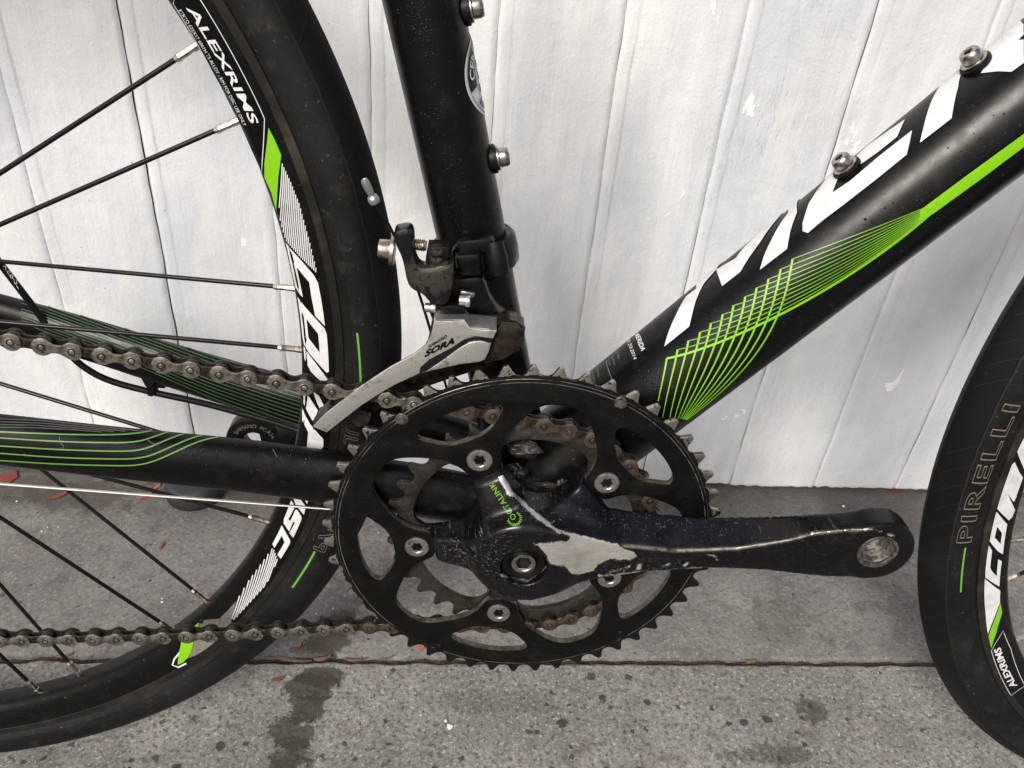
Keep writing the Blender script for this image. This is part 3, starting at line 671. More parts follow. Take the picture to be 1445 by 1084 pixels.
# down tube: letters (photo places, wrapped on to the tube and carried over its top)
def dt_surf(s, phi, off=.0004):
    "phi from the top normal towards the camera side"
    r = .0272 + off; return dtp(s) + DTN * r * math.cos(phi) + np.array((0, -1, 0)) * r * math.sin(phi)
def dt_uv(px, py):
    q = cast(bv_dt, px, py, 0.)
    if q is None: return None
    v = q - DTO; return float(v @ DTA), math.atan2(-v[1], float(v @ DTN))
def wrap_decal(name, polys_sp, material, parent, surf, step=.0035):
    mb = MB()
    for p in polys_sp:
        v, f = tri_poly([(a, b * .0272) for a, b in p], step); mb.add([surf(a, b / .0272) for a, b in v], f)
    return mb.build(name, material, parent, sharp=180)
def L6(pts, ox=800, oy=300, sc=S):
    out = []
    for p in pts:
        if isinstance(p, list): out.append(tuple(p))       # (s, phi) directly
        else:
            u = dt_uv(ox + p[0] / sc, oy + p[1] / sc)
            if u is None: u = dt_uv(ox + p[0] / sc + 3, oy + p[1] / sc + 5)
            if u is None: u = dt_uv(ox + p[0] / sc + 6, oy + p[1] / sc + 12)
            out.append(u)
    return out
def ext(px, py, ds, phi, ox=800, oy=300, sc=S):
    "edge point at the silhouette continued over the top of the tube"
    u = L6([(px, py)], ox, oy, sc)[0]; return [u[0] + ds, phi]
PH = -1.0
ME = []
# M, first stroke
m1 = L6([(497, 685), (520, 610), (560, 520), (610, 430), (650, 372)]) + [tuple(ext(650, 372, .004, PH))] + [tuple(ext(765, 292, .008, PH))] + L6([(765, 292), (700, 365), (660, 450), (638, 530), (625, 582)])
m2 = L6([(765, 292), (778, 335), (793, 377), (885, 305), (925, 240), (990, 150), (1085, 25)]) + [tuple(ext(1085, 25, .006, PH))] + [tuple(ext(960, 128, .004, PH))] + L6([(960, 128), (905, 180), (862, 236), (770, 290)])
m3 = L6([(985, 293), (1005, 225), (1045, 140), (1090, 60), (1130, 5)]) + [tuple(ext(1130, 5, .006, PH))] + [tuple(ext(1175, -10, .008, PH))] + L6([(1176, 0), (1140, 100), (1124, 186)])
ME += [m1, m2, m3]
o7 = dict(ox=1045, oy=0)
# E: lower bar, middle bar, back
e1 = L6([(335, 1084), (350, 1040), (385, 985), (415, 945), (440, 915)], **o7) + [tuple(ext(440, 915, .004, PH, **o7)), tuple(ext(500, 862, .006, PH, **o7))] + L6([(505, 900), (470, 985), (560, 925), (700, 805), (876, 667), (865, 720), (848, 790), (700, 910), (520, 1050), (440, 1110), (390, 1150), (345, 1190), (318, 1180), (318, 1140)], **o7)
e2 = L6([(612, 842), (590, 800), (650, 745), (840, 612), (820, 655), (800, 700), (700, 780)], **o7)
r1 = L6([(915, 730), (935, 650), (960, 560), (995, 480), (1030, 430)], **o7) + [tuple(ext(1030, 430, .004, PH, **o7)), tuple(ext(1115, 372, .008, PH, **o7))] + L6([(1124, 385), (1110, 450), (1092, 520), (1077, 605)], **o7)
r2 = L6([(1226, 376), (1262, 372), (1310, 366), (1382, 368), (1445, 322), (1445, 205), (1418, 208), (1445, 180), (1445, 128)], **o7) + [tuple(ext(1445, 120, .006, PH, **o7)), tuple(ext(1290, 250, .004, PH, **o7))] + L6([(1275, 300), (1262, 325)], **o7)
ME += [e1, e2, r1, r2]
wrap_decal('lettering', ME, M['white'], down_tube, dt_surf)

# green web of lines on the down tube
N = [(510, 745), (565, 700), (620, 655), (680, 610), (735, 565), (795, 520), (850, 475), (910, 430), (968, 385), (1028, 340), (1090, 290), (1151, 238)]
def bez(P, n=26):
    P = [np.array(p, float) for p in P]; t = np.linspace(0, 1, n)[:, None]
    return [tuple(q) for q in (1 - t) ** 3 * P[0] + 3 * (1 - t) ** 2 * t * P[1] + 3 * (1 - t) * t * t * P[2] + t ** 3 * P[3]]
EX = [465, 487, 523, 548, 566, 578, 586, 592, 596, 600, 604, 608]; EY = [960, 1045, 1045, 1046, 1048, 1048, 1050, 1050, 1052, 1052, 1054, 1055]
fb = []; fa = []
for k, (x, y) in enumerate(N):
    t = k / 11
    fb.append(bez([(x, y), (x - 8 - 35 * t, y + 55 + 190 * t), (480 + 560 * t * (.75 + .25 * t), 890 - 150 * t), (EX[k], EY[k])]))
    p0 = (800 + x / S, 300 + y / S)
    fa.append(bez([p0, (1020 + 140 * t, 490 - 140 * t), (1190 + 40 * t, 410 - 86 * t), (1314, 300 - 11 * t)]))
strokes('green_web', bv_dt, fb, lambda t: 2.9 - 1.9 * t, M['green'], down_tube, ox=800, oy=300, sc=S)
strokes('green_web', bv_dt, fa, 1.35, M['greenw'], down_tube, off=.00045)
strokes('green_web', bv_dt, [fa[0]], 3.0, M['green'], down_tube, off=.0005)
stp_ = [(1445, 188), (1372, 241), (1298, 296), (1296, 312), (1316, 301), (1385, 251), (1445, 206)]
decal('green_stripe', bv_dt, [stp_], M['green'], down_tube, off=.00055)
# printed frame data near the bottom bracket
o8 = dict(ox=780, oy=440, sc=8.03)
px_text('lettering', 'MERIDA', (925, 245), (1005, 450), (975, 222), bv_dt, M['white'], down_tube, shear=.2, bold=.02, **o8)
px_text('lettering', 'S:20:2014', (842, 330), (920, 545), (880, 318), bv_dt, M['white'], down_tube, **o8)
for s, a, b, c_ in (('MATERIAL', (722, 450), (745, 545), (745, 442)), ('ALUMINIUM', (672, 505), (695, 612), (690, 498)), ('AL 6066', (625, 540), (645, 615), (645, 535)), ('FRAME SIZE', (497, 640), (518, 745), (515, 632)), ('ROAD RACE', (440, 685), (470, 810), (458, 672))):
    px_text('lettering', s, a, b, c_, bv_dt, M['greyd'], down_tube, **o8)
strokes('label_outline', bv_dt, [[(612, 530), (616, 600), (640, 680), (675, 765)], [(430, 770), (480, 830), (540, 850), (600, 840)]], .9, M['greyd'], down_tube, **o8)

# round shop sticker on the front of the seat tube
def st_surf(s, phi, off=.0003):
    r = .0165 + off; return stp(s) + STN * r * math.cos(phi) + np.array((0, -1, 0)) * r * math.sin(phi)
q = cast(bv_st, 656.5, 120, 0.) - STO; s_c = float(q @ STA); ph_l = math.atan2(-q[1], float(q @ STN)); ph_c = ph_l - .0172 / .0165
def sticker_disc(r0, r1, a0, a1, off, material, name, n_=48):
    mb = MB(); V = []; F = []
    for i in range(n_ + 1):
        a = a0 + (a1 - a0) * i / n_
        for r in np.linspace(r0, r1, 4): V.append(st_surf(s_c + r * math.sin(a), ph_c + r * math.cos(a) / .0165, off))
    for i in range(n_):
        for k in range(3): F.append((i * 4 + k, i * 4 + k + 1, (i + 1) * 4 + k + 1, (i + 1) * 4 + k))
    mb.add(V, F); return mb.build(name, material, seat_tube, sharp=180)
T2 = 2 * math.pi
sticker_disc(.0, .0172, 0, T2, .0003, M['white'], 'shop_sticker')
sticker_disc(.0098, .0157, -.25, 2.9, .0005, M['label'], 'shop_sticker')
sticker_disc(.0093, .0097, 0, T2, .0005, M['label'], 'shop_sticker'); sticker_disc(.0155, .0158, 2.9, T2 - .25, .0005, M['label'], 'shop_sticker')
def ring_text(s, rc, hgt, a0, a1, material, off=.0007, flip=1):
    v, f = text_mesh(s, bold=.015); V = []
    for q in v:
        a = a0 + (a1 - a0) * q[0]; r = rc + flip * (q[1] - .5) * hgt; V.append(st_surf(s_c + r * math.sin(a), ph_c + r * math.cos(a) / .0165, off))
    new_obj('lettering', V, f, material, seat_tube, sharp=180)
ring_text('CENTRAL', .0127, .0036, 0.05, 2.3, M['white']); ring_text('BIKES', .0127, .0032, -.75, -1.9, M['label'], flip=-1)
v, f = text_mesh('S', bold=.05); new_obj('lettering', [st_surf(s_c + (q[1] - .5) * .014, ph_c - (q[0] - .5) * .011 / .0165, .0006) for q in v], f, M['label'], seat_tube, sharp=180)

# ---- bottle cage bolts
def hex_head(mb, o, ax, r, h0, h1, rs, lobes=6):
    "button head with a recessed socket"
    mb.lathe([(r * .92, h0), (r, h0 + .0004), (r * .99, h0 + (h1 - h0) * .62), (r * .93, h0 + (h1 - h0) * .86), (r * .80, h1), (rs * 1.25, h1)], o, ax, 32); mb.f.pop()
def star_socket(o, ax, rh, rs, depth, lobes=6, amp=.14, n_=48, power=1):
    "ring from the round head opening rh to a lobed recess rs, its walls and floor"
    ax = unit(ax); a = unit(np.cross(ax, (0, 0, 1)) if abs(ax[2]) < .9 else np.cross(ax, (1, 0, 0))); b = np.cross(ax, a); V = []; F = []
    def r_(t): 
        if lobes == 6 and amp < 0: return rs * math.cos(math.pi / 6) / math.cos((t % (math.pi / 3)) - math.pi / 6)
        return rs * (1 + amp * math.cos(lobes * t))
    for lev in range(5):
        for k in range(n_):
            t = T2 * k / n_; r = [rh, r_(t) * 1.06, r_(t), r_(t) * .97, 0][lev]; hh = [0, 0, -.00025, -depth, -depth][lev]
            V.append(np.array(o) + ax * hh + (a * math.cos(t) + b * math.sin(t)) * r)
    F = [(i * n_ + k, i * n_ + (k + 1) % n_, (i + 1) * n_ + (k + 1) % n_, (i + 1) * n_ + k) for i in range(4) for k in range(n_)]
    return V, F
def add_socket(name, o, ax, rh, rs, depth, mtop, mdeep, parent, **k):
    V, F = star_socket(o, ax, rh, rs, depth, **k); ob = new_obj(name, V, F, [mtop, mdeep], parent, sharp=30)
    for i, p in enumerate(ob.data.polygons): p.material_index = 1 if i >= 48 * 3 else 0
    return ob
def bottle_bolt(surf_pt, ax, parent, bev=1.):
    mb = MB(); mb.lathe([(.0062, -.001), (.0066, .0006), (.0066, .0020), (.0056, .0024)], surf_pt, ax, 28); base = mb.build('bottle_bolt', M['plastic'], parent)
    mb = MB(); mb.lathe([(.0054, .0024), (.0057, .0028), (.0057, .0034), (.0050, .0036)], surf_pt, ax, 28)
    mb.build('bottle_bolt', M['steel'], parent)
    mb = MB(); hex_head(mb, surf_pt, ax, .0044, .0036, .0082, .0022); mb.build('bottle_bolt', M['steel'], parent)
    add_socket('bolt_socket', np.array(surf_pt) + unit(ax) * .0082, ax, .00275, .0020, .0024, M['steel'], M['socket'], parent, amp=-1)
for (px, py) in ((655, 14), (697, 224)):
    s_ = float((B(px, py, 0) - STO) @ STA); bottle_bolt(stp(s_) + STN * .0160, STN, seat_tube)
for (px, py) in ((1205, 250), (1388, 107)):
    s_ = float((B(px, py, 0) - DTO) @ DTA); bottle_bolt(dtp(s_) + DTN * .0267, DTN, down_tube)

# ---- wheels
RIN, ROUT, RTY = .2942, .3172, .3446
RIMP = [(.2942, 0), (.2943, .0035), (.2953, .0062), (.2975, .0085), (.3005, .0098), (.306, .0110), (.3125, .0118), (.3128, .0122), (.3168, .0124), (.3172, .0118), (.3172, .0100)]
def rim_y(r): return float(np.interp(r, [q[0] for q in RIMP], [q[1] for q in RIMP]))
TYP = [(.3160, .0105), (.3172, .0119), (.3195, .0132), (.3206, .0138), (.3208, .01415), (.3213, .01425), (.3216, .0141), (.3230, .0146), (.3270, .0150), (.3310, .0144), (.3345, .0129), (.3350, .0123), (.3354, .0121), (.3385, .0095), (.3415, .0062), (.3436, .0030), (.3446, 0)]
def ty_y(r): return float(np.interp(r, [q[0] for q in TYP[1:]], [q[1] for q in TYP[1:]]))
def ring_surface(prof, c, n_=256):
    full = [(r, -y) for r, y in prof] + [(r, y) for r, y in prof[::-1] if y > 1e-6] if prof[-1][1] < 1e-6 else [(r, -y) for r, y in prof[::-1]] + [(r, y) for r, y in prof if y > 1e-6]
    V = []; m_ = len(full)
    for i in range(n_):
        a = T2 * i / n_
        for r, y in full: V.append((c[0] + r * math.cos(a), c[1] + y, c[2] + r * math.sin(a)))
    F = [(i * m_ + k, i * m_ + k + 1, ((i + 1) % n_) * m_ + k + 1, ((i + 1) % n_) * m_ + k) for i in range(n_) for k in range(m_ - 1)]
    return V, F
AXR = np.array((-.4125, 0, .0822)); AXF = np.array((.55697, 0, .08264)); STEER = .0880656; PIV = np.array((.55697 - .02, 0, 0))
def wheel(c, spokes, name='rear_wheel'):
    V, F = ring_surface(RIMP, c); rim0 = new_obj('rim', V, F, [M['rim'], M['brake']], None, sharp=45)
    for p in rim0.data.polygons:
        cc = Vector(p.center) - Vector(c)
        if math.hypot(cc.x, cc.z) > .3126 and abs(cc.y) > .0115: p.material_index = 1
    rim = bpy.data.objects.new('wheel', None); COL.objects.link(rim); rim.location = tuple(c); rim.parent = ROOT; rim0.parent = rim
    V, F = ring_surface(TYP, c); ty = new_obj('tyre', V, F, [M['rubber'], M['tread']], rim, sharp=28, origin=None)
    for p in ty.data.polygons:
        cc = Vector(p.center) - Vector(c); r = math.hypot(cc.x, cc.z)
        if r > .3351: p.material_index = 1
    mb = MB(); rnd = random.Random(5)
    for side in (-1, 1):
        k = 0; n_ = 168
        for k in range(n_):
            if rnd.random() < .3: continue
            a = T2 * (k + rnd.uniform(-.15, .15)) / n_; seg = []
            for j in range(7):
                r = .3350 + .0085 * j / 6; t = a + .030 * (j / 6) ** 1.4; seg.append((r, t))
            wd = .00013
            for (r0, t0), (r1, t1) in zip(seg[:-1], seg[1:]):
                q = []
                for r, t, w_ in ((r0, t0, -1), (r0, t0, 1), (r1, t1, 1), (r1, t1, -1)):
                    tt = t + w_ * wd / r; y = ty_y(r) + .00012; q.append((c[0] + r * math.cos(tt), side * y, c[2] + r * math.sin(tt)))
                mb.add(q, [(0, 1, 2, 3)])
        V = []; m_ = 900
        for k in range(m_ + 1):
            a = T2 * k / m_; r = .33495 + .00035 * mn.noise(Vector((math.cos(a) * 40, math.sin(a) * 40, side))); w_ = .00022 + .00018 * mn.noise(Vector((math.cos(a) * 90, math.sin(a) * 90, 7)))
            for rr in (r - w_, r + w_): V.append((c[0] + rr * math.cos(a), side * (ty_y(rr) + .00012), c[2] + rr * math.sin(a)))
        mb.add(V, [(2 * k, 2 * k + 1, 2 * k + 3, 2 * k + 2) for k in range(m_)])
    mb.build('tread_cut', M['dark'], rim, sharp=180)['kind'] = 'stuff'
    mb = MB(); mb.lathe([(.012, -.065), (.012, -.04), (.022, -.035), (.029, -.024), (.029, -.021), (.016, -.016), (.013, 0), (.016, .028), (.029, .034), (.029, .037), (.02, .045), (.010, .06)], c, (0, 1, 0), 32); hub = mb.build('hub', M['frame2'], rim)
    for th, side, ha in spokes:
        th, ha = R_(th), R_(ha)
        A = c + np.array((RIN * math.cos(th), side * .0022, RIN * math.sin(th))); H_ = c + np.array((.027 * math.cos(ha), -.021 if side < 0 else .036, .027 * math.sin(ha)))
        d = unit(H_ - A); mb = MB(); mb.tube([A + d * .002, A + d * .03, H_], [.00115, .00115, .00115], 10); mb.build('spoke', M['spoke'], rim)
        mb = MB(); mb.tube([A - d * .004, A + d * .0022, A + d * .0024, A + d * .0095, A + d * .0100, A + d * .0118], [.0019, .0019, .00165, .00165, .0019, .0014], 8); mb.build('nipple', M['nipple'], rim, sharp=30)
    # children of the rim are given in its own axes
    for ch in list(rim.children): ch.location = Vector(ch.location) - Vector(c)
    return rim, ty
RS = [(28.68, -1, 273.9), (22.21, -1, 342.0), (5.82, 1, 54.6), (-.41, -1, 44.6), (-23.54, -1, 299.4), (-39.82, 1, 77.1), (-45.99, -1, 357.5), (-62.52, 1, 270.4), (-68.35, -1, 294.4), (-16.60, 1, 297.4), (45, -1, 10), (52, 1, 100), (68, -1, 110), (75, 1, 30), (-85, 1, 330), (-91, -1, 235)]
rimR, tyR = wheel(AXR, RS)
class Loc:      # decals on a wheel: photo place -> (r, theta) on the wheel's near face
    def __init__(s, c, steer=0.): s.c = c; s.st = steer
    def inv(s, P):
        if not s.st: return P
        ca, sa = math.cos(s.st), math.sin(s.st); q = P - PIV; return np.array((ca * q[0] + sa * q[1], -sa * q[0] + ca * q[1], q[2])) + PIV
    def rt(s, px, py, y=-.0112):
        o = s.inv(CPOS); d = s.inv(CPOS + ray(px, py)) - o
        for _ in range(4):
            P = o + d * (y - o[1]) / d[1]; v = P - s.c; r = math.hypot(v[0], v[2]); y = -(rim_y(r) if r < .3172 else ty_y(r))
        return r, math.atan2(v[2], v[0])
    def surf(s, r, th, off=.00025):
        y = rim_y(r) if r < .3172 else ty_y(r)
        return (r * math.cos(th), -y - off, r * math.sin(th))     # wheel-local
LR = Loc(AXR)
def wheel_decal(name, loc, polys, material, parent, off=.00025, step=.004, ox=0, oy=0, sc=1., rmin=.2950, rmax=.3127):
    mb = MB()
    for p in polys:
        rt = [loc.rt(ox + a / sc, oy + b / sc) for a, b in p]; ref = rt[0][1]
        uv = [(min(max(r, rmin), rmax), (((t - ref + math.pi) % T2) - math.pi) * .3) for r, t in rt]
        v, f = tri_poly(uv, step); mb.add([loc.surf(a, b / .3 + ref, off) for a, b in v], f)
    return mb.build(name, material, parent, sharp=180)
def polar_text(loc, s, th0, th1, r0, r1, material, parent, off=.0004, name='lettering', **k):
    th1 = th0 + ((th1 - th0 + math.pi) % T2) - math.pi
    v, f = text_mesh(s, **k); new_obj(name, [loc.surf(r0 + (r1 - r0) * q[1], th0 + (th1 - th0) * q[0], off + q[2] * .006) for q in v], f, material, parent, sharp=180)
def hatch(poly, slope, spacing, wd, y_lo, y_hi):
    "near vertical bars clipped by a polygon (photo places)"
    out = []; xs_ = [p[0] for p in poly]; n_ = len(poly); x = min(xs_) - 80
    while x < max(xs_) + 80:
        hits = []
        for i in range(n_):
            (x0, y0), (x1, y1) = poly[i], poly[(i + 1) % n_]; d0 = x0 - (x + slope * (y0 - y_lo)); d1 = x1 - (x + slope * (y1 - y_lo))
            if (d0 < 0) != (d1 < 0): t = d0 / (d0 - d1); hits.append(y0 + (y1 - y0) * t)
        hits.sort()
        for a, b in zip(hits[::2], hits[1::2]):
            if b - a > 1.5: out.append([(x + slope * (a - y_lo), a), (x + slope * (a - y_lo) + wd, a + .6), (x + slope * (b - y_lo) + wd, b), (x + slope * (b - y_lo), b - .6)])
        x += spacing
    return out
# black sticker, green block, bars, large white letters on the back rim
wheel_decal('rim_sticker', LR, [[(250, -14), (243, 4), (324, 149.5), (369.5, 246), (373.7, 167.5), (365.6, 149.5), (283.3, 0), (274, -14)]], M['label'], rimR, off=.0001)
def wheel_strokes(loc, lines, wd, material, parent, name, off=.00035):
    mb = MB()
    for l in lines:
        P = [np.array(loc.rt(*q)) for q in l]
        for q in P: q[1] = P[0][1] + ((q[1] - P[0][1] + math.pi) % T2) - math.pi
        Q = [P[0]]
        for a, b in zip(P[:-1], P[1:]):
            k_ = max(1, int(np.linalg.norm((b - a) * (1, .3)) / .004)); Q += [a + (b - a) * j / k_ for j in range(1, k_ + 1)]
        V = []
        for i, q in enumerate(Q):
            t = unit((Q[min(i + 1, len(Q) - 1)] - Q[max(i - 1, 0)]) * (1, .3)); nn = np.array((-t[1], t[0] / .3)) * wd / 2
            V += [loc.surf(*(q + nn), off), loc.surf(*(q - nn), off)]
        mb.add(V, [(2 * i, 2 * i + 1, 2 * i + 3, 2 * i + 2) for i in range(len(Q) - 1)])
    return mb.build(name, material, parent, sharp=180)
wheel_strokes(LR, [[(250, -14), (244.5, 5), (324, 149), (369.5, 245), (373.5, 167.5), (365.6, 149.5), (283.3, 0), (275, -14)]], .00035, M['white'], rimR, 'sticker_outline')
def thof(loc, px, py): return loc.rt(px, py)[1]
polar_text(LR, 'ALEXRIMS', thof(LR, 262, 11), thof(LR, 355.5, 176), LR.rt(276.4, 34)[0] + .0002, LR.rt(281, 17.5)[0], M['white'], rimR, bold=.018, shear=.15)
polar_text(LR, 'ETRTO 622X17 6061H T5 ALLOY - RIM FOR DISC USE ONLY', thof(LR, 257, 12), thof(LR, 350, 176), .2973, .2989, M['white'], rimR)
wheel_decal('green_block', LR, [[(379.2, 180), (388, 197), (397.2, 218.7), (393, 249), (390, 297), (383, 271.3), (373.4, 249.8), (373.4, 230)]], M['green'], rimR, off=.0005)
wheel_decal('white_bar', LR, hatch([(397, 229), (409, 255), (422, 288), (436, 340), (447.5, 387), (425, 365), (402.6, 340), (395, 315), (393, 290)], -.07, 2.75, 1.5, 340, 340), M['white'], rimR)
a6 = lambda P: [(400 + a / 4.517, 400 + b / 4.517) for a, b in P]
Cl = [(403.3, 342.5), (421.5, 363.2), (443.1, 388.1), (448.9, 398.9), (453, 420), (458.7, 459.8), (444.9, 445.4), (439.8, 420), (436.5, 398.1), (418.6, 376.5), (421.5, 389.8), (427.6, 419), (424, 416), (417, 405), (413.2, 388.1)]
# letter O as two halves round its opening
O1 = a6([(90, 85), (180, 195), (262, 285), (276, 320), (290, 560), (276, 568), (232, 440), (222, 320), (147, 225)])
O2 = a6([(90, 85), (147, 225), (160, 345), (232, 440), (276, 568), (170, 450), (132, 390), (122, 340), (104, 180)])
Ms = [a6([(128, 398), (205, 505), (282, 608), (286, 660), (215, 600), (175, 560), (134, 478)]), a6([(190, 690), (228, 715), (262, 785), (240, 810), (215, 760)]), a6([(128, 700), (165, 722), (215, 800), (262, 870), (262, 935), (185, 872), (128, 762)])]
Ps = [a6([(120, 792), (172, 897), (255, 992), (255, 1040), (235, 1060), (150, 1040), (158, 945), (120, 872)])]
b6 = lambda P: [(350 + a / 7.225, 680 + b / 7.225) for a, b in P]
Is = [b6([(572, 170), (622, 170), (602, 222)]), b6([(462, 150), (528, 165), (592, 250), (570, 332), (520, 272), (484, 225)])]
Ss = [b6([(440, 185), (462, 215), (474, 262), (412, 378), (432, 396), (484, 282), (502, 282), (545, 350), (545, 382), (462, 566), (422, 520), (480, 412), (462, 405), (420, 502), (365, 420), (365, 380)])]
Cs = [b6([(345, 440), (430, 590), (430, 622), (335, 782), (300, 740), (374, 612), (345, 545), (270, 670), (250, 630)])]
wheel_decal('lettering', LR, [Cl, O1, O2] + Ms + Ps + Is + Ss + Cs, M['white'], rimR, off=.00035)
wheel_decal('white_bar', LR, hatch([(384.6, 772), (391.5, 790), (374.4, 826), (359.5, 842), (329.6, 875), (326, 872), (334, 846), (349.5, 820)], -.33, 3.0, 1.5, 772, 772), M['white'], rimR)
c6 = lambda P: [(200 + a / 6.02, 820 + b / 6.02) for a, b in P]
wheel_decal('grey_patch', LR, [c6([(500, 325), (600, 322), (660, 318), (740, 240), (800, 170), (765, 330), (740, 400), (660, 480), (575, 560), (500, 610), (400, 655), (430, 560), (450, 480), (490, 380)])], M['greyd'], rimR, off=.0002)
wheel_decal('green_block', LR, [c6([(480, 350), (492, 352), (440, 500), (432, 560), (400, 640), (350, 690), (305, 708), (315, 620), (340, 505), (420, 400)])], M['green'], rimR, off=.0004)
wheel_strokes(LR, [[(264, 816 + 90 / 1), (246, 930), (243.5, 938), (252, 941), (263, 936)]], .0010, M['white'], rimR, 'sticker_outline')
# green marks and outlined words on the back tyre
def tyre_arc(loc, A, Bq, wd, material, parent, name='tyre_mark'):
    r0, t0 = loc.rt(*A); r1, t1 = loc.rt(*Bq); t1 = t0 + ((t1 - t0 + math.pi) % T2) - math.pi; V = []; n_ = 14
    for i in range(n_ + 1):
        r = r0 + (r1 - r0) * i / n_; t = t0 + (t1 - t0) * i / n_; V += [loc.surf(r - wd / 2, t, .0002), loc.surf(r + wd / 2, t, .0002)]
    new_obj(name, V, [(2 * i, 2 * i + 1, 2 * i + 3, 2 * i + 2) for i in range(n_)], material, parent, sharp=180)
tyre_arc(LR, (504, 470), (509, 545), .0010, M['greent'], rimR); tyre_arc(LR, (444.5, 778), (412.5, 829), .0012, M['greent'], rimR)
def outline_word(loc, s, A, Bq, rlo, rhi, material, parent, sep=.018):
    polar_text(loc, s, thof(loc, *A), thof(loc, *Bq), rlo, rhi, material, parent, off=.00025, outline=sep, space=1.15, bold=.02)
rr_ = LR.rt(460, 757)[0]
outline_word(LR, 'P7', (449, 777), (468, 752), rr_ - .004, rr_ + .0035, M['outline'], rimR); outline_word(LR, 'SPORT', (469, 750), (473, 742), rr_ - .001, rr_ + .003, M['outline'], rimR)
rr_ = LR.rt(497, 612)[0]
outline_word(LR, 'UL', (507, 598), (494, 628), rr_ - .004, rr_ + .0035, M['outlined'], rimR)

# front wheel, turned a little about the steering axis
FS = [(171, -1, 90), (177, 1, 270), (184, -1, 250), (191, 1, 130), (197, -1, 280), (205, 1, 90), (160, -1, 230), (152, 1, 120), (215, -1, 200), (140, -1, 170)]
rimF, tyF = wheel(AXF, FS)
_c = PIV + np.array((math.cos(STEER) * .02, math.sin(STEER) * .02, AXF[2])); rimF.location = tuple(_c); rimF.rotation_euler = (0, 0, STEER)
LF = Loc(AXF, STEER)
d6 = lambda P: [(1340 + a / 3.61, 560 + b / 3.61) for a, b in P]
e6 = lambda P: [(1245 + a / 2.24, 600 + b / 2.24) for a, b in P]
FC = [d6([(190, 758), (215, 782), (205, 868), (212, 885), (238, 912), (246, 826), (264, 836), (252, 965), (180, 918), (173, 888)])]
FO1 = d6([(222, 588), (245, 592), (292, 648), (270, 800), (258, 748), (265, 692), (240, 660)]); FO2 = d6([(222, 588), (240, 660), (228, 715), (258, 748), (270, 800), (245, 786), (196, 736), (196, 705)])
FM = [d6([(262, 455), (290, 480), (332, 575), (318, 610), (300, 628), (240, 568)]), d6([(288, 415), (310, 420), (340, 505), (325, 535), (262, 460)]), d6([(310, 345), (330, 330), (352, 380), (372, 410), (340, 500), (285, 420)])]
FP = [d6([(338, 280), (379, 205), (395, 260), (379, 370)])]
wheel_decal('lettering', LF, FC + [FO1, FO2] + FM + FP, M['white'], rimF, off=.00035)
wheel_decal('white_bar', LF, [e6([(320, 486), (372, 522), (371, 560), (350, 615), (333, 660), (326, 600)])], M['white'], rimF, off=.0003)
wheel_decal('green_block', LF, [e6([(373, 560), (378, 592), (358, 660), (342, 706), (333, 668), (352, 620)])], M['green'], rimF, off=.0003)
wheel_decal('rim_sticker', LF, [e6([(344, 712), (380, 645), (400, 700), (448, 800), (448, 840), (405, 854), (370, 790)])], M['label'], rimF, off=.0001)
wheel_strokes(LF, [e6([(344, 712), (370, 785), (406, 853), (450, 822), (405, 705), (381, 648), (344, 712)])], .00035, M['white'], rimF, 'sticker_outline')
rb, rt_ = LF.rt(*e6([(424, 818)])[0])[0], LF.rt(*e6([(404, 830)])[0])[0]
polar_text(LF, 'ALEXRIMS', thof(LF, *e6([(416, 828)])[0]), thof(LF, *e6([(367, 700)])[0]), rb, rt_, M['white'], rimF, bold=.03, shear=.15)
tyre_arc(LF, d6([(80, 768)])[0], d6([(56, 995)])[0], .0009, M['greent'], rimF)
rr_ = LF.rt(*d6([(80, 700)])[0])[0]
outline_word(LF, 'PIRELLI', d6([(84, 745)])[0], d6([(345, 42)])[0], rr_ - .0042, rr_ + .0038, M['outline'], rimF, .02)

# ---- chain
class ChainPath:
    def __init__(s):
        P = []
        a = .1332; d = np.array((math.cos(a), 0, -math.sin(a)))   # top run falls towards the front
        p0 = np.array((-.23293, 0, .10206)); rr = .0690
        for x in np.linspace(-.19, .2207, 60): P.append(p0 + d * (x))
        # round the small ring
        th0 = math.pi / 2 - a; th1 = -math.pi / 2 + .06
        endx = rr * math.cos(th0)
        P = [p for p in P if p[0] < endx - .001]
        P[-1][2] = P[-1][2]
        for t in np.linspace(th0, th1, 60): P.append(np.array((rr * math.cos(t), 0, rr * math.sin(t))))
        for x in np.linspace(0.0, -.40, 60):
            z = np.interp(-x, [0, .03, .0724, .0853, .098, .1113, .1229, .1482, .1739, .2003, .2251, .2755, .40], [-.0690, -.0694, -.0712, -.0723, -.0736, -.0750, -.0765, -.0792, -.0815, -.0836, -.0853, -.0878, -.0930]); P.append(np.array((x, 0, z)))
        P = [P[0]] + [b for a_, b in zip(P[:-1], P[1:]) if np.linalg.norm(b - a_) > 1e-4]
        for p in P: p[1] = -.0412 - max(0, (-p[0] - .0)) * .0266 * 1.0
        s.P = P; s.s = np.concatenate([[0], np.cumsum([np.linalg.norm(b - a_) for a_, b in zip(P[:-1], P[1:])])])
    def at(s, t): return np.array([np.interp(t, s.s, [p[k] for p in s.P]) for k in range(3)])
CP = ChainPath()
def link_outline(rr, neck, n_=12):
    P = []; e_ = R_(118)
    for i in range(n_ + 1):
        t = -e_ + 2 * e_ * i / n_; P.append((.0127 + rr * math.cos(t), rr * math.sin(t)))
    P += [(.00635 + .0016, neck), (.00635 - .0016, neck)]
    for i in range(n_ + 1):
        t = math.pi - e_ + 2 * e_ * i / n_; P.append((rr * math.cos(t), rr * math.sin(t)))
    P += [(.00635 - .0016, -neck), (.00635 + .0016, -neck)]
    return P
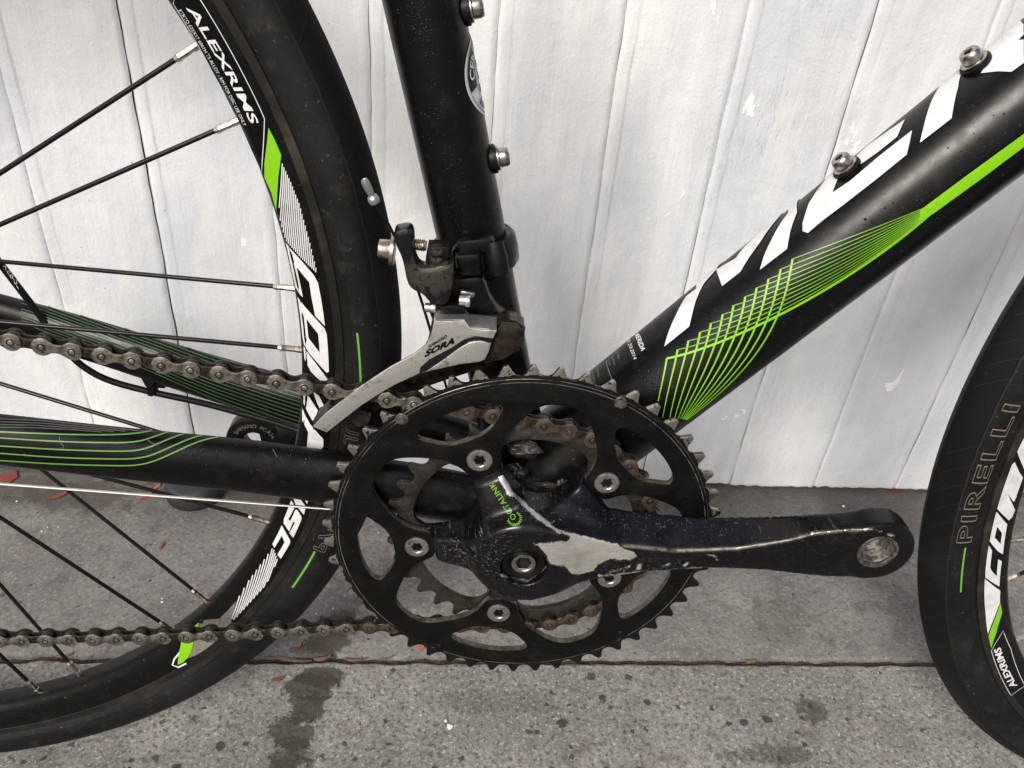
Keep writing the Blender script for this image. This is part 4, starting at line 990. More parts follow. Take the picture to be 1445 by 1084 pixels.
def build_link(outer, mats):
    g = MB(); rr = .00435 if outer else .0038; neck = .0020 if outer else .0023
    Pp = chaikin(link_outline(rr, neck), 1)
    for yc in ((-.0027, .0027) if outer else (-.00165, .00165)):
        v, f = curve_mesh([Pp], .00085, .00018); g.add(to_bike(v, yc), f)
    me_mat = []
    if outer:
        for x in (0, .0127):
            g.lathe([(0, -.00355), (.0009, -.00352), (.00115, -.0034), (.00125, -.00318), (.00165, -.00318), (.00180, -.0034), (.0020, -.0034), (.0021, -.0031), (.0019, .0031), (.0016, .0034), (0, .0034)], (x, 0, 0), (0, 1, 0), 16)
    else:
        for x in (0, .0127):
            g.lathe([(.0037, -.00125), (.00385, -.0010), (.00385, .0010), (.0037, .00125)], (x, 0, 0), (0, 1, 0), 20)
    return g
chain = bpy.data.objects.new('chain', None); COL.objects.link(chain); chain.parent = ROOT
meshes = {}
def link_at(p, q, outer, rusty):
    key = (outer, rusty)
    if key not in meshes:
        o = build_link(outer, None).build('outer_link' if outer else 'inner_link', [(M['chainr'] if rusty else M['chain']) if outer else M['chaininner'], M['chaindark']], chain, sharp=35); meshes[key] = o.data
        for p_ in o.data.polygons:
            c_ = p_.center; dr = min(math.hypot(c_.x, c_.z), math.hypot(c_.x - .0127, c_.z))
            if c_.y > -.0010: p_.material_index = 1
            elif outer and c_.y < -.0031 and .0011 < dr < .00170: p_.material_index = 1
            elif not outer and c_.y > -.00122: p_.material_index = 1
    else: o = bpy.data.objects.new('outer_link' if outer else 'inner_link', meshes[key]); COL.objects.link(o); o.parent = chain
    X = unit(q - p); Y = unit(np.array((0, 1., 0)) - X * X[1]); Z = np.cross(X, Y)
    o.matrix_local = Matrix([[X[0], Y[0], Z[0], p[0]], [X[1], Y[1], Z[1], p[1]], [X[2], Y[2], Z[2], p[2]], [0, 0, 0, 1]])
# pins: phase so that one outer link starts where the photograph has it (photo 19.6, 484)
s0 = None; best = 9
for t in np.arange(0, .1, .0002):
    q = CP.at(t); d = abs(q[0] - (-.23293)); 
    if d < best: best, s0 = d, t
k0 = -int(s0 / .0127); t = s0 + k0 * .0127; i = k0; pins = []
while t < CP.s[-1]: pins.append((i, CP.at(t))); t += .0127; i += 1
for (i, p), (j, q) in zip(pins[:-1], pins[1:]): link_at(p, q, i % 2 == 0, bool(p[0] > -.07))
mb = MB()
for k, (r, yc) in enumerate(((.034, -.040), (.040, -.044), (.046, -.048))): mb.lathe([(r - .012, yc - .0009), (r, yc - .0009), (r, yc + .0009), (r - .012, yc + .0009)], AXR, (0, 1, 0), 40)
mb.build('cassette', M['chainin'], ROOT)

# ---- chainrings
TH0 = 2.9886
def tooth_outline(nteeth, rp, rtip, seat, phase, tipw=.0012):
    P = []; st_ = T2 / nteeth
    for k in range(nteeth):
        a = phase - k * st_                       # tooth centre, next valley at a - st/2
        P.append((a + tipw / rtip, rtip - .0004)); P.append((a + tipw * .45 / rtip, rtip)); P.append((a - tipw * .45 / rtip, rtip)); P.append((a - tipw / rtip, rtip - .0004))
        v = a - st_ / 2
        for i in range(9):
            u = R_(-70 + 140 * i / 8); dx = seat * math.sin(u); dr = -seat * math.cos(u)
            P.append((v - dx / rp, rp + dr))
    return [(r * math.cos(a), r * math.sin(a)) for a, r in P]
big = tooth_outline(50, .1016, .10345, .0040, TH0)
circ = lambda r, n_=120: [(r * math.cos(T2 * i / n_), r * math.sin(T2 * i / n_)) for i in range(n_)]
bigring = plate('big_chainring', [big, circ(.0925)], -.04575, .0022, M['teeth'], ROOT, bevel=.0003, sharp=30)
BA = [45.2, 117.2, 189.2, 261.2, 333.2]
inner = []
win = [(45.5, -36), (46.5, -31), (48, -27), (50, -25.8), (56, -24.6), (61.5, -22.6), (66, -20), (70.5, -16.5), (75, -13.3), (79, -10.4), (82, -7.6), (83.6, -4.5), (84.1, 0), (83.6, 4.5), (82, 7.6), (79, 10.4), (75, 13.3), (70.5, 16.5), (66, 20), (61.5, 22.6), (56, 24.6), (50, 25.8), (48, 27), (46.5, 31)]
for k in range(5):
    for r, d in win: a = R_(BA[0] + 36 + 72 * k + d); inner.append((r * .001 * math.cos(a), r * .001 * math.sin(a)))
eye = [(67.4, 0), (67.7, -4.5), (69.5, -8.5), (72.5, -11.5), (76.5, -13.8), (80, -15.6), (81.5, -15.8), (84, -14.6), (85.2, -11.5), (85.9, -6), (86, 0)]
eye = eye + [(r, -d) for r, d in eye[-2:0:-1]]
eyes = []
for b in BA: eyes.append([(r * .001 * math.cos(R_(b + d)), r * .001 * math.sin(R_(b + d))) for r, d in eye])
body = plate('chainring_body', [circ(.0966, 200), [tuple(q) for q in chaikin(inner, 1)]] + [[tuple(q) for q in chaikin(e_, 1)] for e_ in eyes], -.0466, .0042, [M['ringbody'], M['ringlip']], bigring, bevel=.0004, sharp=30)
for p in body.data.polygons:
    c_ = p.center; r = math.hypot(c_.x, c_.z)
    if abs(p.normal.y) < .35 and r < .0935: p.material_index = 1
mb = MB()
for k in range(5):
    pass
def ring_band(a0, a1, r0, r1, y0, y1, material, name, parent, n_=120):
    V = []; 
    for i in range(n_ + 1):
        a = R_(a0 + (a1 - a0) * i / n_); V += [(r0 * math.cos(a), y0, r0 * math.sin(a)), (r1 * math.cos(a), y1, r1 * math.sin(a))]
    return new_obj(name, V, [(2 * i, 2 * i + 1, 2 * i + 3, 2 * i + 2) for i in range(n_)], material, parent, sharp=180)
ring_band(0, 360, .0949, .0953, -.04672, -.04672, M['ridge'], 'worn_ridge', bigring, 240)
ring_band(0, 360, .0963, .09675, -.04655, -.0461, M['ridge'], 'worn_ridge', bigring, 240)
BOLT_Y = -.0466
for b in BA:
    o_ = (.0553 * math.cos(R_(b)), BOLT_Y, .0553 * math.sin(R_(b))); mb = MB()
    mb.lathe([(.0064, .001), (.0065, -.0004), (.0062, -.0009), (.0056, -.0011), (.0037, -.0009), (.0034, -.0006)][::-1], o_, (0, 1, 0), 36); mb.f = [f for f in mb.f if len(f) == 4]
    bo = mb.build('chainring_bolt', M['ringbolt'], bigring, sharp=35)
    add_socket('bolt_socket', (o_[0], o_[1] - .0006, o_[2]), (0, -1, 0), .0034, .0027, .0026, M['ringbolt'], M['socket'], bigring, amp=.13)
for (px, py) in ((567, 592), (876, 569), (621, 915), (877, 897)):
    q = B(px, py, -.0470); mb = MB(); mb.lathe([(.0031, .0006), (.0032, -.0002), (.0029, -.0006), (.0018, -.0006), (.0016, -.0009), (0, -.0010)], (q[0], -.0466, q[2]), (0, 1, 0), 24); mb.build('shift_pin', M['frame2'] if py > 800 else M['thread'], bigring)
small = tooth_outline(34, .0688, .0716, .0039, .35)
sm_in = []
for k in range(5):
    for r, d in [(46, -36), (47, -29), (52, -26), (57, -22), (59, -14), (59.5, 0), (59, 14), (57, 22), (52, 26), (47, 29)]: a = R_(BA[0] + 36 + 72 * k + d); sm_in.append((r * .001 * math.cos(a), r * .001 * math.sin(a)))
plate('small_chainring', [small, [tuple(q) for q in chaikin(sm_in, 1)]], -.0408, .0030, M['smallring'], ROOT, bevel=.0003, sharp=30)

# ---- crank arm with spider, as one smooth solid
AL = .18587; h_ = .0010
gx = np.arange(-.072, .196, h_); gw = np.arange(.036, .086, h_); gz = np.arange(-.066, .068, h_)
X_, Wg, Z_ = np.meshgrid(gx, gw, gz, indexing='ij')
U = X_ * math.cos(AL) + Z_ * math.sin(AL); Vv = -X_ * math.sin(AL) + Z_ * math.cos(AL)
def ip(u, xs_, ys_): return np.interp(u, xs_, ys_)
us = [0, .025, .05, .076, .105, .13, .142, .160, .19]
wf = ip(U, [-.024, -.012, 0, .03, .05, .076, .105, .13, .150, .165, .19], [.0545, .0600, .0636, .0642, .0652, .0680, .0715, .0752, .0778, .0797, .0797])
wb = ip(U, [0, .05, .09, .12, .14, .165, .19], [.0480, .0485, .0530, .0580, .0625, .0670, .0670])
vr = ip(U, us, [.020, .0165, .0068, .0022, .0030, .0085, .0130, .0155, .0160])       # front ridge
vbt = ip(U, [0, .042, .088, .121, .140, .165, .19], [.024, .0180, .0110, .0112, .0132, .0160, .0160])  # back top
vl = ip(U, [0, .03, .061, .092, .120, .148, .165, .19], [-.021, -.0175, -.0130, -.0108, -.0122, -.0165, -.0168, -.0168])
hw = np.maximum(wf - wb, .004); slope = (vbt - vr) / hw; cn = 1 / np.sqrt(1 + slope ** 2)
ftop = (Vv - (vr + slope * (wf - Wg))) * cn
# hollow the slanted top a little between spider and boss
ftop = ftop + .0010 * np.exp(-((U - .09) / .035) ** 2)
arm = smax(smax(Wg - wf, wb - Wg, .002), smax(ftop, vl - Vv, .0015), .0013)
rb_ = np.sqrt((U - .1706) ** 2 + Vv ** 2) - .0172
arm = smax(arm, np.where(U > .1706, rb_, -1.), .0015); arm = smax(arm, np.where(U < 0, np.sqrt(U ** 2 + Vv ** 2) - .0205, -1.), .004)
boss = smax(np.sqrt((U - .1706) ** 2 + Vv ** 2) - .0168, smax(Wg - .0797, .0668 - Wg, .0015), .0012); arm = smin(arm, boss, .003)
sp = None
for i, b in enumerate(BA):
    cb, sb = math.cos(R_(b)), math.sin(R_(b)); uu = X_ * cb + Z_ * sb; vv = -X_ * sb + Z_ * cb
    t = np.clip(uu, 0, .056); r = ip(t, [0, .015, .03, .042, .056], [.0205, .0150, .0100, .0085, .0085])
    d2 = np.sqrt((uu - t) ** 2 + vv ** 2) - r
    top = ip(t, [0, .010, .02, .035, .044, .0462, .0472, .056], [.0628, .0622, .0600, .0555, .0520, .0490, .0432, .0428]) if i != 3 else ip(t, [0, .010, .02, .035, .044, .0462, .0472, .056], [.0622, .0600, .0560, .0510, .0480, .0460, .0432, .0428])
    if i in (0, 4): top = ip(t, [0, .010, .02, .035, .044, .0462, .0472, .056], [.0628, .0618, .0585, .0530, .0500, .0480, .0432, .0428])
    s_ = smax(d2, smax(Wg - top + .22 * np.maximum(np.abs(vv) - r * .45, 0), .0375 - Wg, .001), .0018)
    sp = s_ if sp is None else smin(sp, s_, .011)
# webs joining the arm and its two neighbours
web = smax(smax(np.sqrt((X_ - .022) ** 2 + (Z_ - .010) ** 2) - .0195, Wg - (.0590 - .25 * np.maximum(Vv - .006, 0)), .003), .044 - Wg, .002)
body_ = smin(smin(arm, sp, .010), web, .006)
R0 = np.sqrt(X_ ** 2 + Z_ ** 2)
body_ = smax(body_, -smax(R0 - .0118, .0612 - Wg, .0006), .0008)           # counterbore of the crank bolt
body_ = smax(body_, -smax(np.sqrt((U - .1706) ** 2 + Vv ** 2) - .0090, .060 - Wg, .0005), .0006)   # pedal eye
V, F = surface_nets(body_, (gx[0], gw[0], gz[0]), h_)
V = np.stack([V[:, 0], -V[:, 1], V[:, 2]], 1); F = F[:, ::-1]
crank = new_obj('crank_arm', V, F.tolist(), M['crank'], ROOT, sharp=180)
nrm = crank.data.polygons
# bare alloy map: signed distance to traced outlines at the arm's surface, kept as vertex attributes
def sdist(P, poly):
    P = np.asarray(P); n_ = len(poly); d = np.full(len(P), 1e4); ins = np.zeros(len(P), bool)
    for i in range(n_):
        a = np.array(poly[i]); b = np.array(poly[(i + 1) % n_]); ab = b - a; t = np.clip(((P - a) @ ab) / (ab @ ab), 0, 1); q = a + t[:, None] * ab
        d = np.minimum(d, np.hypot(*(P - q).T)); cnd = (a[1] > P[:, 1]) != (b[1] > P[:, 1])
        xi = (b[0] - a[0]) * (P[:, 1] - a[1]) / (b[1] - a[1] + 1e-12) + a[0]; ins ^= cnd & (P[:, 0] < xi)
    return np.where(ins, d, -d)
def ldist(P, line):
    d = np.full(len(P), 1e4)
    for a, b in zip(line[:-1], line[1:]):
        a = np.array(a); b = np.array(b); ab = b - a; t = np.clip(((P - a) @ ab) / (ab @ ab), 0, 1); d = np.minimum(d, np.hypot(*(P - (a + t[:, None] * ab)).T))
    return d
# the view of each vertex at its own depth: compare where its sight line meets the photograph
def proj(P):
    q = (P - CPOS) @ CROT; return np.stack([722.5 + FPX * q[:, 0] / q[:, 1], 542 - FPX * q[:, 2] / q[:, 1]], 1)
PP = proj(V); g6 = lambda L_: [(560 + a / 4.17, 620 + b / 4.17) for a, b in L_]
patch = g6([(800, 615), (1000, 600), (1030, 560), (1130, 580), (1240, 608), (1300, 632), (1390, 665), (1415, 690), (1370, 715), (1260, 700), (1180, 735), (1160, 770), (1070, 800), (1030, 790), (985, 745), (900, 735), (885, 680), (850, 640)])
K = .36e-3
bare = sdist(PP, patch) * K
ridge = g6([(640, 210), (660, 290), (690, 325), (770, 400), (860, 480), (940, 535), (1030, 565), (1150, 590), (1300, 630)])
bare = np.maximum(bare, (2.4 - ldist(PP, ridge)) * K)
ridge2 = g6([(560, 170), (600, 250), (640, 320), (690, 360)]); bare = np.maximum(bare, (4.5 - ldist(PP, [*g6([(600, 190), (640, 260), (670, 320)])])) * K)
rl = [(880, 770), (954, 777.6), (1040, 774), (1111, 763), (1145, 753)]
edgew = np.exp(-(ldist(PP, rl + [(1180, 750), (1234, 747)]) / 1.7) ** 2)
edgew = np.where(V[:, 1] < -.05, edgew, 0) * np.interp(PP[:, 0], [1130, 1190, 1260], [1, .55, .15])
rl2 = [(1145, 752), (1180, 750), (1234, 747), (1262, 757)]; bare = np.maximum(bare, (.1 - ldist(PP, rl2)) * K)
for l in ([(935, 800), (945, 796)], [(900, 802), (905, 797)], [(880, 806), (888, 799)], [(965, 799), (970, 795)], [(1000, 783), (1008, 784), (1012, 790)], [(860, 808), (884, 800)], [(845, 813), (990, 802)], [(708, 812), (745, 820), (770, 800)]): bare = np.maximum(bare, (1.0 - ldist(PP, l)) * K)
bare = np.where(V[:, 1] < -.050, bare, -.01)
scr = np.exp(-(ldist(PP, [(640, 770), (690, 775), (700, 800)]) / 30.) ** 2) + .6 * np.exp(-(ldist(PP, [(720, 690), (780, 740)]) / 16.) ** 2) + .5 * np.exp(-(ldist(PP, [(860, 800), (960, 800)]) / 14.) ** 2) + .16 * np.exp(-(ldist(PP, [(800, 700), (880, 735), (1050, 750), (1180, 740)]) / 26.) ** 2) + .05
for nm, arr in (('bare', bare), ('scratch', np.clip(scr, 0, 1)), ('rubbed', edgew)):
    at_ = crank.data.attributes.new(nm, 'FLOAT', 'POINT')
    if len(crank.data.vertices) == len(arr): at_.data.foreach_set('value', arr.astype(np.float32))
for _ in range(1):   # relax the net slightly
    me = crank.data; bm = bmesh.new(); bm.from_mesh(me)
    for _k in range(2): bmesh.ops.smooth_vert(bm, verts=bm.verts, factor=.35, use_axis_x=True, use_axis_y=True, use_axis_z=True)
    bm.to_mesh(me); bm.free()
    me.polygons.foreach_set('use_smooth', [True] * len(me.polygons))
bv_cr = bvh_of(crank)
# crank bolt
mb = MB(); mb.lathe([(.0110, -.0590), (.0116, -.0622), (.0114, -.0640), (.0106, -.0648), (.0080, -.0640), (.0066, -.0630), (.0064, -.0600)], (0, 0, 0), (0, 1, 0), 48); mb.build('crank_bolt', M['frame2'], crank, sharp=35)
mb = MB(); mb.lathe([(.0063, -.0600), (.0063, -.0648), (.0060, -.0655), (.0050, -.0655), (.0046, -.0652)], (0, 0, 0), (0, 1, 0), 36); mb.f = [f for f in mb.f if len(f) == 4]; mb.build('crank_bolt', M['steel'], crank, sharp=35)
add_socket('bolt_socket', (0, -.0652, 0), (0, -1, 0), .0046, .0042, .0045, M['steel'], M['dark'], crank, amp=-1)
# pedal eye: spot-faced ring and thread
pc = np.array((.1706 * math.cos(AL), 0, .1706 * math.sin(AL)))
prof = [(.0092, -.0780), (.0098, -.0790), (.0100, -.0800), (.0097, -.0803), (.0084, -.0802), (.0080, -.0794)]
for k in range(12):
    y = -.0786 + k * .00125; prof += [(.0080, y), (.0070, y + .0006)]
prof += [(.0080, -.0636)]
mb = MB(); mb.lathe(prof, pc, (0, 1, 0), 40); me_ = mb; mb.f = [f for f in mb.f if len(f) == 4]; mb.build('pedal_eye', M['thread'], crank, sharp=15)
# word and emblem reading up the upper arm of the spider
px_text('lettering', 'OCTALINK', (706, 464), (566, 246), (680, 484), bv_cr, M['greenw'], crank, off=.0003, ox=560, oy=620, sc=4.17, bold=.01, space=1.1)
gear = []
for a in np.arange(-60, 170, 18):
    a = R_(a); c0 = np.array((692, 468)); u_ = np.array((math.cos(a), math.sin(a))); t_ = np.array((-u_[1], u_[0]))
    gear.append([tuple(c0 + u_ * 36 - t_ * 4), tuple(c0 + u_ * 45 - t_ * 3), tuple(c0 + u_ * 45 + t_ * 3), tuple(c0 + u_ * 36 + t_ * 4)])
arc = [[tuple(np.array((692, 468)) + r * np.array((math.cos(R_(a)), math.sin(R_(a))))) for a in np.arange(-65, 176, 8)] for r in (34,)]
decal('emblem', bv_cr, gear, M['greenw'], crank, ox=560, oy=620, sc=4.17, step=3); strokes('emblem', bv_cr, arc, 1.0, M['greenw'], crank, off=.0004, ox=560, oy=620, sc=4.17)

# left crank
mb = MB(); a = AL + math.pi; ca, sa = math.cos(a), math.sin(a)
mb.tube([(.0, .062, .0), (.05 * ca, .064, .05 * sa), (.12 * ca, .070, .12 * sa), (.165 * ca, .0745, .165 * sa)], [.014, .012, .0125, .0140], 24, ry=[.009, .0085, .0065, .006], up=(0, 0, 1))
left = mb.build('left_crank_arm', M['frame2'], ROOT)
v, f = curve_mesh([circ(.0185, 48), circ(.0078, 32)], .013, .0012); v = [(x + .17 * ca, y + .17 * sa, z) for x, y, z in v]
new_obj('crank_end', to_bike(v, .0745), f, M['frame2'], left, sharp=35)
v, f = text_mesh('SHIMANO  FC-R345  NO')
V = [(.17 * ca + (.0135 + (q[1] - .5) * .0028) * math.cos(2.6 - 2.9 * q[0]), .0678, .17 * sa + (.0135 + (q[1] - .5) * .0028) * math.sin(2.6 - 2.9 * q[0])) for q in v]
new_obj('lettering', V, f, M['greyd'], left, sharp=180)

# ---- cables and hose
mb = MB(); P = [B(-40, 680, -.030), B(0, 683, -.030), B(462, 718, -.030), B(520, 722, -.030)]; mb.tube(P, .0007, 8); mb.build('gear_cable', M['cable'], ROOT)
HP = [(-30, 330, .046), (0, 372, .046), (28, 408, .046), (60, 450, .046), (85, 485, .045), (112, 515, .044), (150, 537, .044), (211, 553, .044), (280, 567, .044), (340, 583, .043), (400, 600, .040), (460, 622, .035)]
P = smooth_path([B(a, b, y) for a, b, y in HP], 2); mb = MB(); mb.tube(P, .00195, 14); hose = mb.build('brake_hose', M['plastic'], ROOT)
bv_h = bvh_of(hose); px_text('lettering', 'KEB-SL', (4, 376), (26, 408), (9, 372), bv_h, M['white'], hose, off=.0002)
px_plate('hose_clip', [(205, 535), (217, 535), (219, 558), (214, 561), (207, 559)], .041, .007, M['plastic'], hose, .001)
px_plate('hose_clip', [(196, 530), (240, 540), (232, 549), (222, 548), (215, 551), (205, 546)], .0425, .004, M['plastic'], hose, .0006)
mb = MB(); P = smooth_path([B(634, 560, -.012), B(628, 540, -.016), B(612, 482, -.030), B(592, 415, -.036), B(572, 360, -.040), B(556, 332, -.041), B(546, 312, -.042), B(535, 295, -.043), B(529, 285, -.044)], 1)
mb.tube(P, .00065, 8); fdc = mb.build('derailleur_cable', M['spoke'], ROOT)
A = B(528, 283, -.044); E_ = B(514, 254, -.046); d = unit(E_ - A)
mb = MB(); L_ = np.linalg.norm(E_ - A); mb.lathe([(.0012, -.0012), (.0023, -.0008), (.0025, .0006), (.0021, .0020), (.0012, .0026), (.0014, .0035), (.0017, .0055), (.0017, L_ - .001), (.0014, L_), (.0012, L_ - .0002), (0, L_ - .0006)], A, d, 20); mb.build('cable_end_cap', M['cap'], fdc, sharp=50)

# ---- front derailleur
s_band = float((B(721, 347, 0) - STO) @ STA)
mb = MB(); mb.lathe([(.0167, -.0075), (.0192, -.0078), (.0206, -.0060), (.0211, 0), (.0206, .0060), (.0192, .0078), (.0167, .0075)], stp(s_band), STA, 64); fd = mb.build('front_derailleur', M['frame2'], ROOT, sharp=40)
Q = 7.225
K5 = dict(ox=560, oy=280, sc=Q)
# hinge side of the band: lip, pin barrel and block
mb = MB(); mb.tube([B(697, 342, -.022), B(700, 360, -.024), B(705, 384, -.024)], [.0042, .0050, .0048], 20); mb.build('band_hinge', M['plastic'], fd)
px_plate('band_strap', [(560, 545), (640, 440), (940, 410), (985, 430), (1005, 500), (1000, 540), (850, 575), (640, 590), (560, 595)], -.0245, .007, M['frame2'], fd, .0012, **K5)
px_plate('band_block', [(590, 600), (620, 582), (840, 572), (850, 600), (862, 785), (800, 800), (660, 800), (620, 760)], -.0310, .012, M['frame2'], fd, .0012, sm=1, **K5)
px_plate('adjuster_plate', [(315, 492), (480, 490), (540, 510), (540, 600), (480, 655), (290, 668), (295, 600)], -.0385, .009, M['plastic'], fd, .001, **K5)
for (a, b) in ((408, 527), (398, 607)):
    q = B(560 + a / Q, 280 + b / Q, -.0385); axv = unit((0.1, -.75, .65)); mb = MB(); mb.lathe([(.0026, -.001), (.0029, .0004), (.0026, .0007), (.0022, .0003), (0, .0003)], q, axv, 20); mb.build('adjuster_screw', M['socket'], fd)
    mb = MB()
    for k in (0, 1):
        t_ = unit(np.cross(axv, (1, 0, 0))) if k else unit(np.cross(axv, np.cross(axv, (1, 0, 0)))); mb.box(q + axv * .0004, (.0036, .0007, .0006), t_, np.cross(axv, t_))
    mb.build('adjuster_screw', M['cagein'], fd)
# cable arm
# (one cast piece: upright ear, elbow and body)
arm_px = [(-30, 335), (40, 318), (125, 308), (160, 350), (172, 420), (170, 500), (180, 600), (205, 670), (240, 705), (300, 715), (420, 690), (560, 662), (590, 700), (590, 830), (575, 900), (555, 1010), (520, 1084), (460, 1110), (340, 1090), (260, 990), (140, 945), (95, 850), (70, 700), (40, 600), (0, 520), (-40, 430)]
armo = px_plate('cable_arm', arm_px, -.0420, .010, M['fdarm'], fd, .0022, sm=2, **K5)
# cable clamp bolt through the ear
q = B(560 - 5 / Q * 0 + 5, 355, -.0370); q0 = B(566, 354, -.0375); axb = unit((1, 0, -.05))
mb = MB(); mb.lathe([(.0036, -.0098), (.0041, -.0094), (.0042, -.0050), (.0041, -.0047)], q0, axb, 24); mb.build('clamp_bolt', M['nipple'], fd, sharp=35)
mb = MB(); mb.lathe([(.0066, -.0047), (.0068, -.0043), (.0068, -.0030), (.0064, -.0026)], q0, axb, 28); mb.build('clamp_washer', M['steel'], fd, sharp=35)
q0 = B(584, 345, -.0350); prof = [(0, 0)]
for k in range(7): prof += [(.0027, -.001 + k * .0009), (.0022, -.00055 + k * .0009)]
prof += [(.0020, .0056), (0, .0056)]; mb = MB(); mb.lathe(prof, q0, axb, 20); mb.build('bolt_thread', M['nipple'], fd, sharp=20)
# linkage under the arm
px_plate('linkage', [(430, 860), (600, 830), (700, 820), (860, 800), (900, 860), (940, 1000), (1030, 1160), (1130, 1250), (1180, 1330), (1000, 1330), (800, 1310), (560, 1260), (400, 1240), (330, 1200), (320, 1090), (360, 1000)], -.0300, .012, M['frame2'], fd, .0015, sm=1, **K5)
px_plate('link_plate', [(330, 1060), (460, 1110), (560, 1090), (690, 1110), (690, 1225), (600, 1250), (370, 1262), (335, 1180)], -.0415, .004, M['frame2'], fd, .0008, sm=1, **K5)
for (px, py, y, r) in ((606.5, 434, -.040, .0021), (655, 424, -.041, .0023)):
    q = B(px, py, y); mb = MB(); mb.tube([q - np.array((.0022, 0, 0)), q + np.array((.0022, 0, 0))], [r, r], 20, ry=[r, r], up=(0, 0, 1)); mb.lathe([(r * 1.15, -.0010), (r * 1.25, 0), (r * 1.15, .001)], q + np.array((.0016, 0, 0)), (1, 0, 0), 20); mb.build('pivot_pin', M['cable'], fd, sharp=35)
q = B(660, 414, -.034); mb = MB(); mb.box(q, (.007, .003, .003), (1, 0, -.1), (0, 1, 0), .0012); mb.build('pivot_pin', M['steel'], fd)
# cage
YC = -.0480
tail = [(612.6, 452.8), (655.5, 453.5), (662.4, 463), (681.8, 466), (701, 466.7), (694, 482.6), (690, 496.4), (684.6, 507.5), (676.3, 511), (648.6, 514.4), (605.7, 524), (591, 527.7), (557.6, 543), (537, 555), (509, 573), (460.8, 610.7), (441.4, 602.4), (460.8, 583), (509, 545.7), (550.7, 518), (584, 500), (594.6, 492.3), (603, 484), (608.4, 471.5)]
def bend_cage(o, yoff=0.):
    for v in o.data.vertices:
        d_ = max(0., -.105 - v.co.x) ; v.co.y += 0.9 * d_ * d_ / .05 * .35
cage = px_plate('outer_cage_plate', tail, YC, .0014, M['cage'], fd, .0004)
panel = px_plate('cage_panel', [(300, 680), (430, 595), (560, 500), (640, 440), (740, 385), (850, 368), (955, 392), (935, 480), (895, 548), (840, 578), (640, 602), (440, 640)], YC - .0007, .0010, M['cage'], fd, .00045, sm=1, ox=560, oy=430, sc=Q)
px_plate('cage_groove', [(225, 705), (240, 640), (330, 560), (560, 438), (690, 352), (800, 322), (980, 345), (965, 395), (850, 366), (740, 383), (640, 438), (560, 498), (430, 593), (300, 680)], YC - .0002, .0006, M['fdarm'], fd, .0002, ox=560, oy=430, sc=Q)
def shift(P, dx, dy): return [(a + dx, b + dy) for a, b in P]
inn = [(612, 440), (700, 446), (741, 463), (740, 480), (732, 496), (705, 512), (676, 522), (640, 533), (600, 547), (575, 560), (540, 575), (500, 598), (462, 600), (440, 597), (452, 576), (475, 574), (509, 560), (550, 532), (590, 505), (604, 480)]
px_plate('inner_cage_plate', inn, -.0335, .0014, M['cagein'], fd, .0004)
# cross pieces between the plates: front, top and tail
def bridge(pts, y0, y1, material, name, th=.0012):
    mb = MB(); P = [B(a, b, YC) for a, b in pts]; V = []
    for p in P: V += [(p[0], y0, p[2]), (p[0], y1, p[2])]
    n_ = len(P); V2 = [(x, y, z - th) for x, y, z in V]; F = [(2 * i, 2 * i + 1, 2 * i + 3, 2 * i + 2) for i in range(n_ - 1)]; F += [tuple(q + 2 * n_ for q in f[::-1]) for f in F]
    F += [(2 * i, 2 * i + 2, 2 * n_ + 2 * i + 2, 2 * n_ + 2 * i) for i in range(n_ - 1)]; mb.add(V + V2, F); return mb.build(name, material, fd, sharp=60)
bridge([(612, 453), (655, 453), (662, 463), (701, 467)], YC + .0012, -.0345, M['cage'], 'cage_bridge')
bridge([(701, 466), (713, 458), (730, 462), (741, 470)], YC + .006, -.0330, M['cagein'], 'cage_bridge')
px_plate('cage_front', [(1020, 275), (1070, 178), (1210, 195), (1275, 250), (1312, 232), (1300, 330), (1240, 470), (1080, 560), (900, 600), (930, 520), (980, 400)], YC + .004, .0014, M['cagein'], fd, .0004, ox=560, oy=430, sc=Q)
bridge([(441, 602), (452, 592), (461, 583)], YC + .0012, -.0345, M['frame2'], 'cage_bridge', .003)
q = B(509, 589, -.0400); mb = MB(); mb.lathe([(.0046, .003), (.0048, -.001), (.0042, -.0016), (0, -.0016)], (q[0], -.040, q[2]), (0, 1, 0), 24); mb.build('cage_screw', M['cagein'], fd)
px_text('lettering', 'SHIMANO', (325, 448), (515, 335), (318, 420), None, M['label'], fd, y=YC, off=.0003, ox=560, oy=430, sc=Q, bold=.02)
px_text('lettering', 'SORA', (285, 540), (590, 395), (268, 482), None, M['label'], fd, y=YC, off=.0003, ox=560, oy=430, sc=Q, bold=.05, shear=.4)

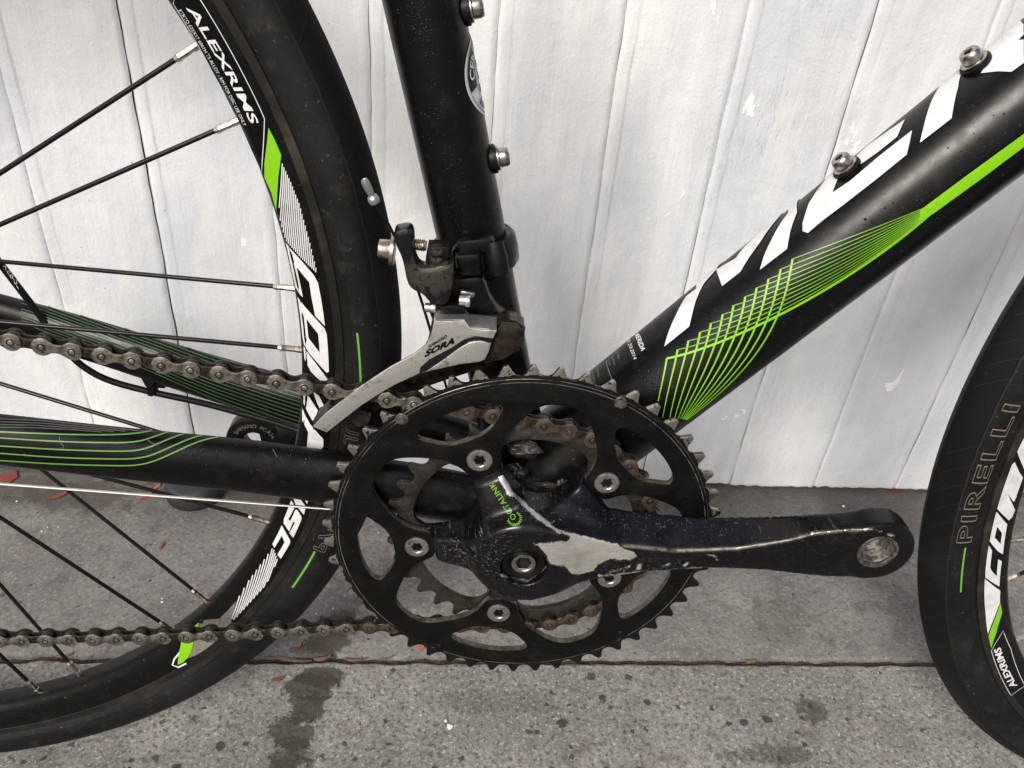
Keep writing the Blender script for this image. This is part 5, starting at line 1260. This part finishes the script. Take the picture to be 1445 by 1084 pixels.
# ---- water droplets and road dirt on the tubes, small scratches
def droplets(bvh, spots, n_, seed, parent):
    rnd = random.Random(seed); mb = MB()
    while n_ > 0:
        x0, y0, x1, y1, sp = rnd.choice(spots); t = rnd.random(); px = x0 + (x1 - x0) * t + rnd.gauss(0, sp); py = y0 + (y1 - y0) * t + rnd.gauss(0, sp)
        o_ = Vector(CPOS); d_ = Vector(ray(px, py)); loc, nor, i_, ds = bvh.ray_cast(o_, d_); n_ -= 1
        if loc is None: continue
        r = rnd.uniform(.00018, .00055) * (1.5 if rnd.random() < .1 else 1)
        mb.lathe([(r, 0), (r * .92, r * .22), (r * .6, r * .42), (0, r * .5)], np.array(loc), tuple(nor), 8)
        mb.f = [f for f in mb.f if len(f) < 8]
    o_ = mb.build('water_droplet', M['drop'], parent, sharp=180); o_['kind'] = 'stuff'
droplets(bv_st, [(590, 5, 650, 280, 9), (600, 150, 655, 330, 14), (575, 0, 600, 60, 12)], 170, 1, seat_tube)
droplets(bv_dt, [(930, 545, 1180, 400, 16), (1180, 400, 1445, 150, 20), (900, 520, 940, 560, 12)], 170, 2, down_tube)
droplets(bv_sr, [(200, 640, 460, 655, 12)], 80, 3, stay_r)
strokes('paint_scratch', bv_sr, [[(208, 620), (213, 625), (220, 627), (226, 624)], [(84, 616), (85, 624), (90, 629), (88, 636)], [(385, 634), (391, 645)], [(30, 642), (36, 640)]], 1.3, M['outlined'], stay_r)
# greasy clutter about the bottom bracket seen through the ring's upper window
for (px, py, y, rx, ry, rz, mt) in ((741, 634, -.030, .0085, .004, .0042, 'smallring'), (770, 688, -.034, .0085, .003, .0022, 'smallring'), (726, 668, -.030, .005, .004, .0055, 'grease'), (796, 684, -.037, .0035, .002, .003, 'smallring')):
    q = B(px, py, y); bm = bmesh.new(); bmesh.ops.create_icosphere(bm, subdivisions=4, radius=1)
    V = []
    for v in bm.verts:
        k_ = 1 + .45 * mn.noise(v.co * 1.7 + Vector((px, py, 0))) + .2 * mn.noise(v.co * 5 + Vector((px, 0, py))); V.append((q[0] + v.co.x * rx * k_, q[1] + v.co.y * ry * k_, q[2] + v.co.z * rz * k_))
    F = [[v.index for v in f.verts] for f in bm.faces]; bm.free(); new_obj('grease_clump', V, F, M[mt], bb, sharp=60)
# ------------------------------------------------------------------ keep part origins on the bicycle's base
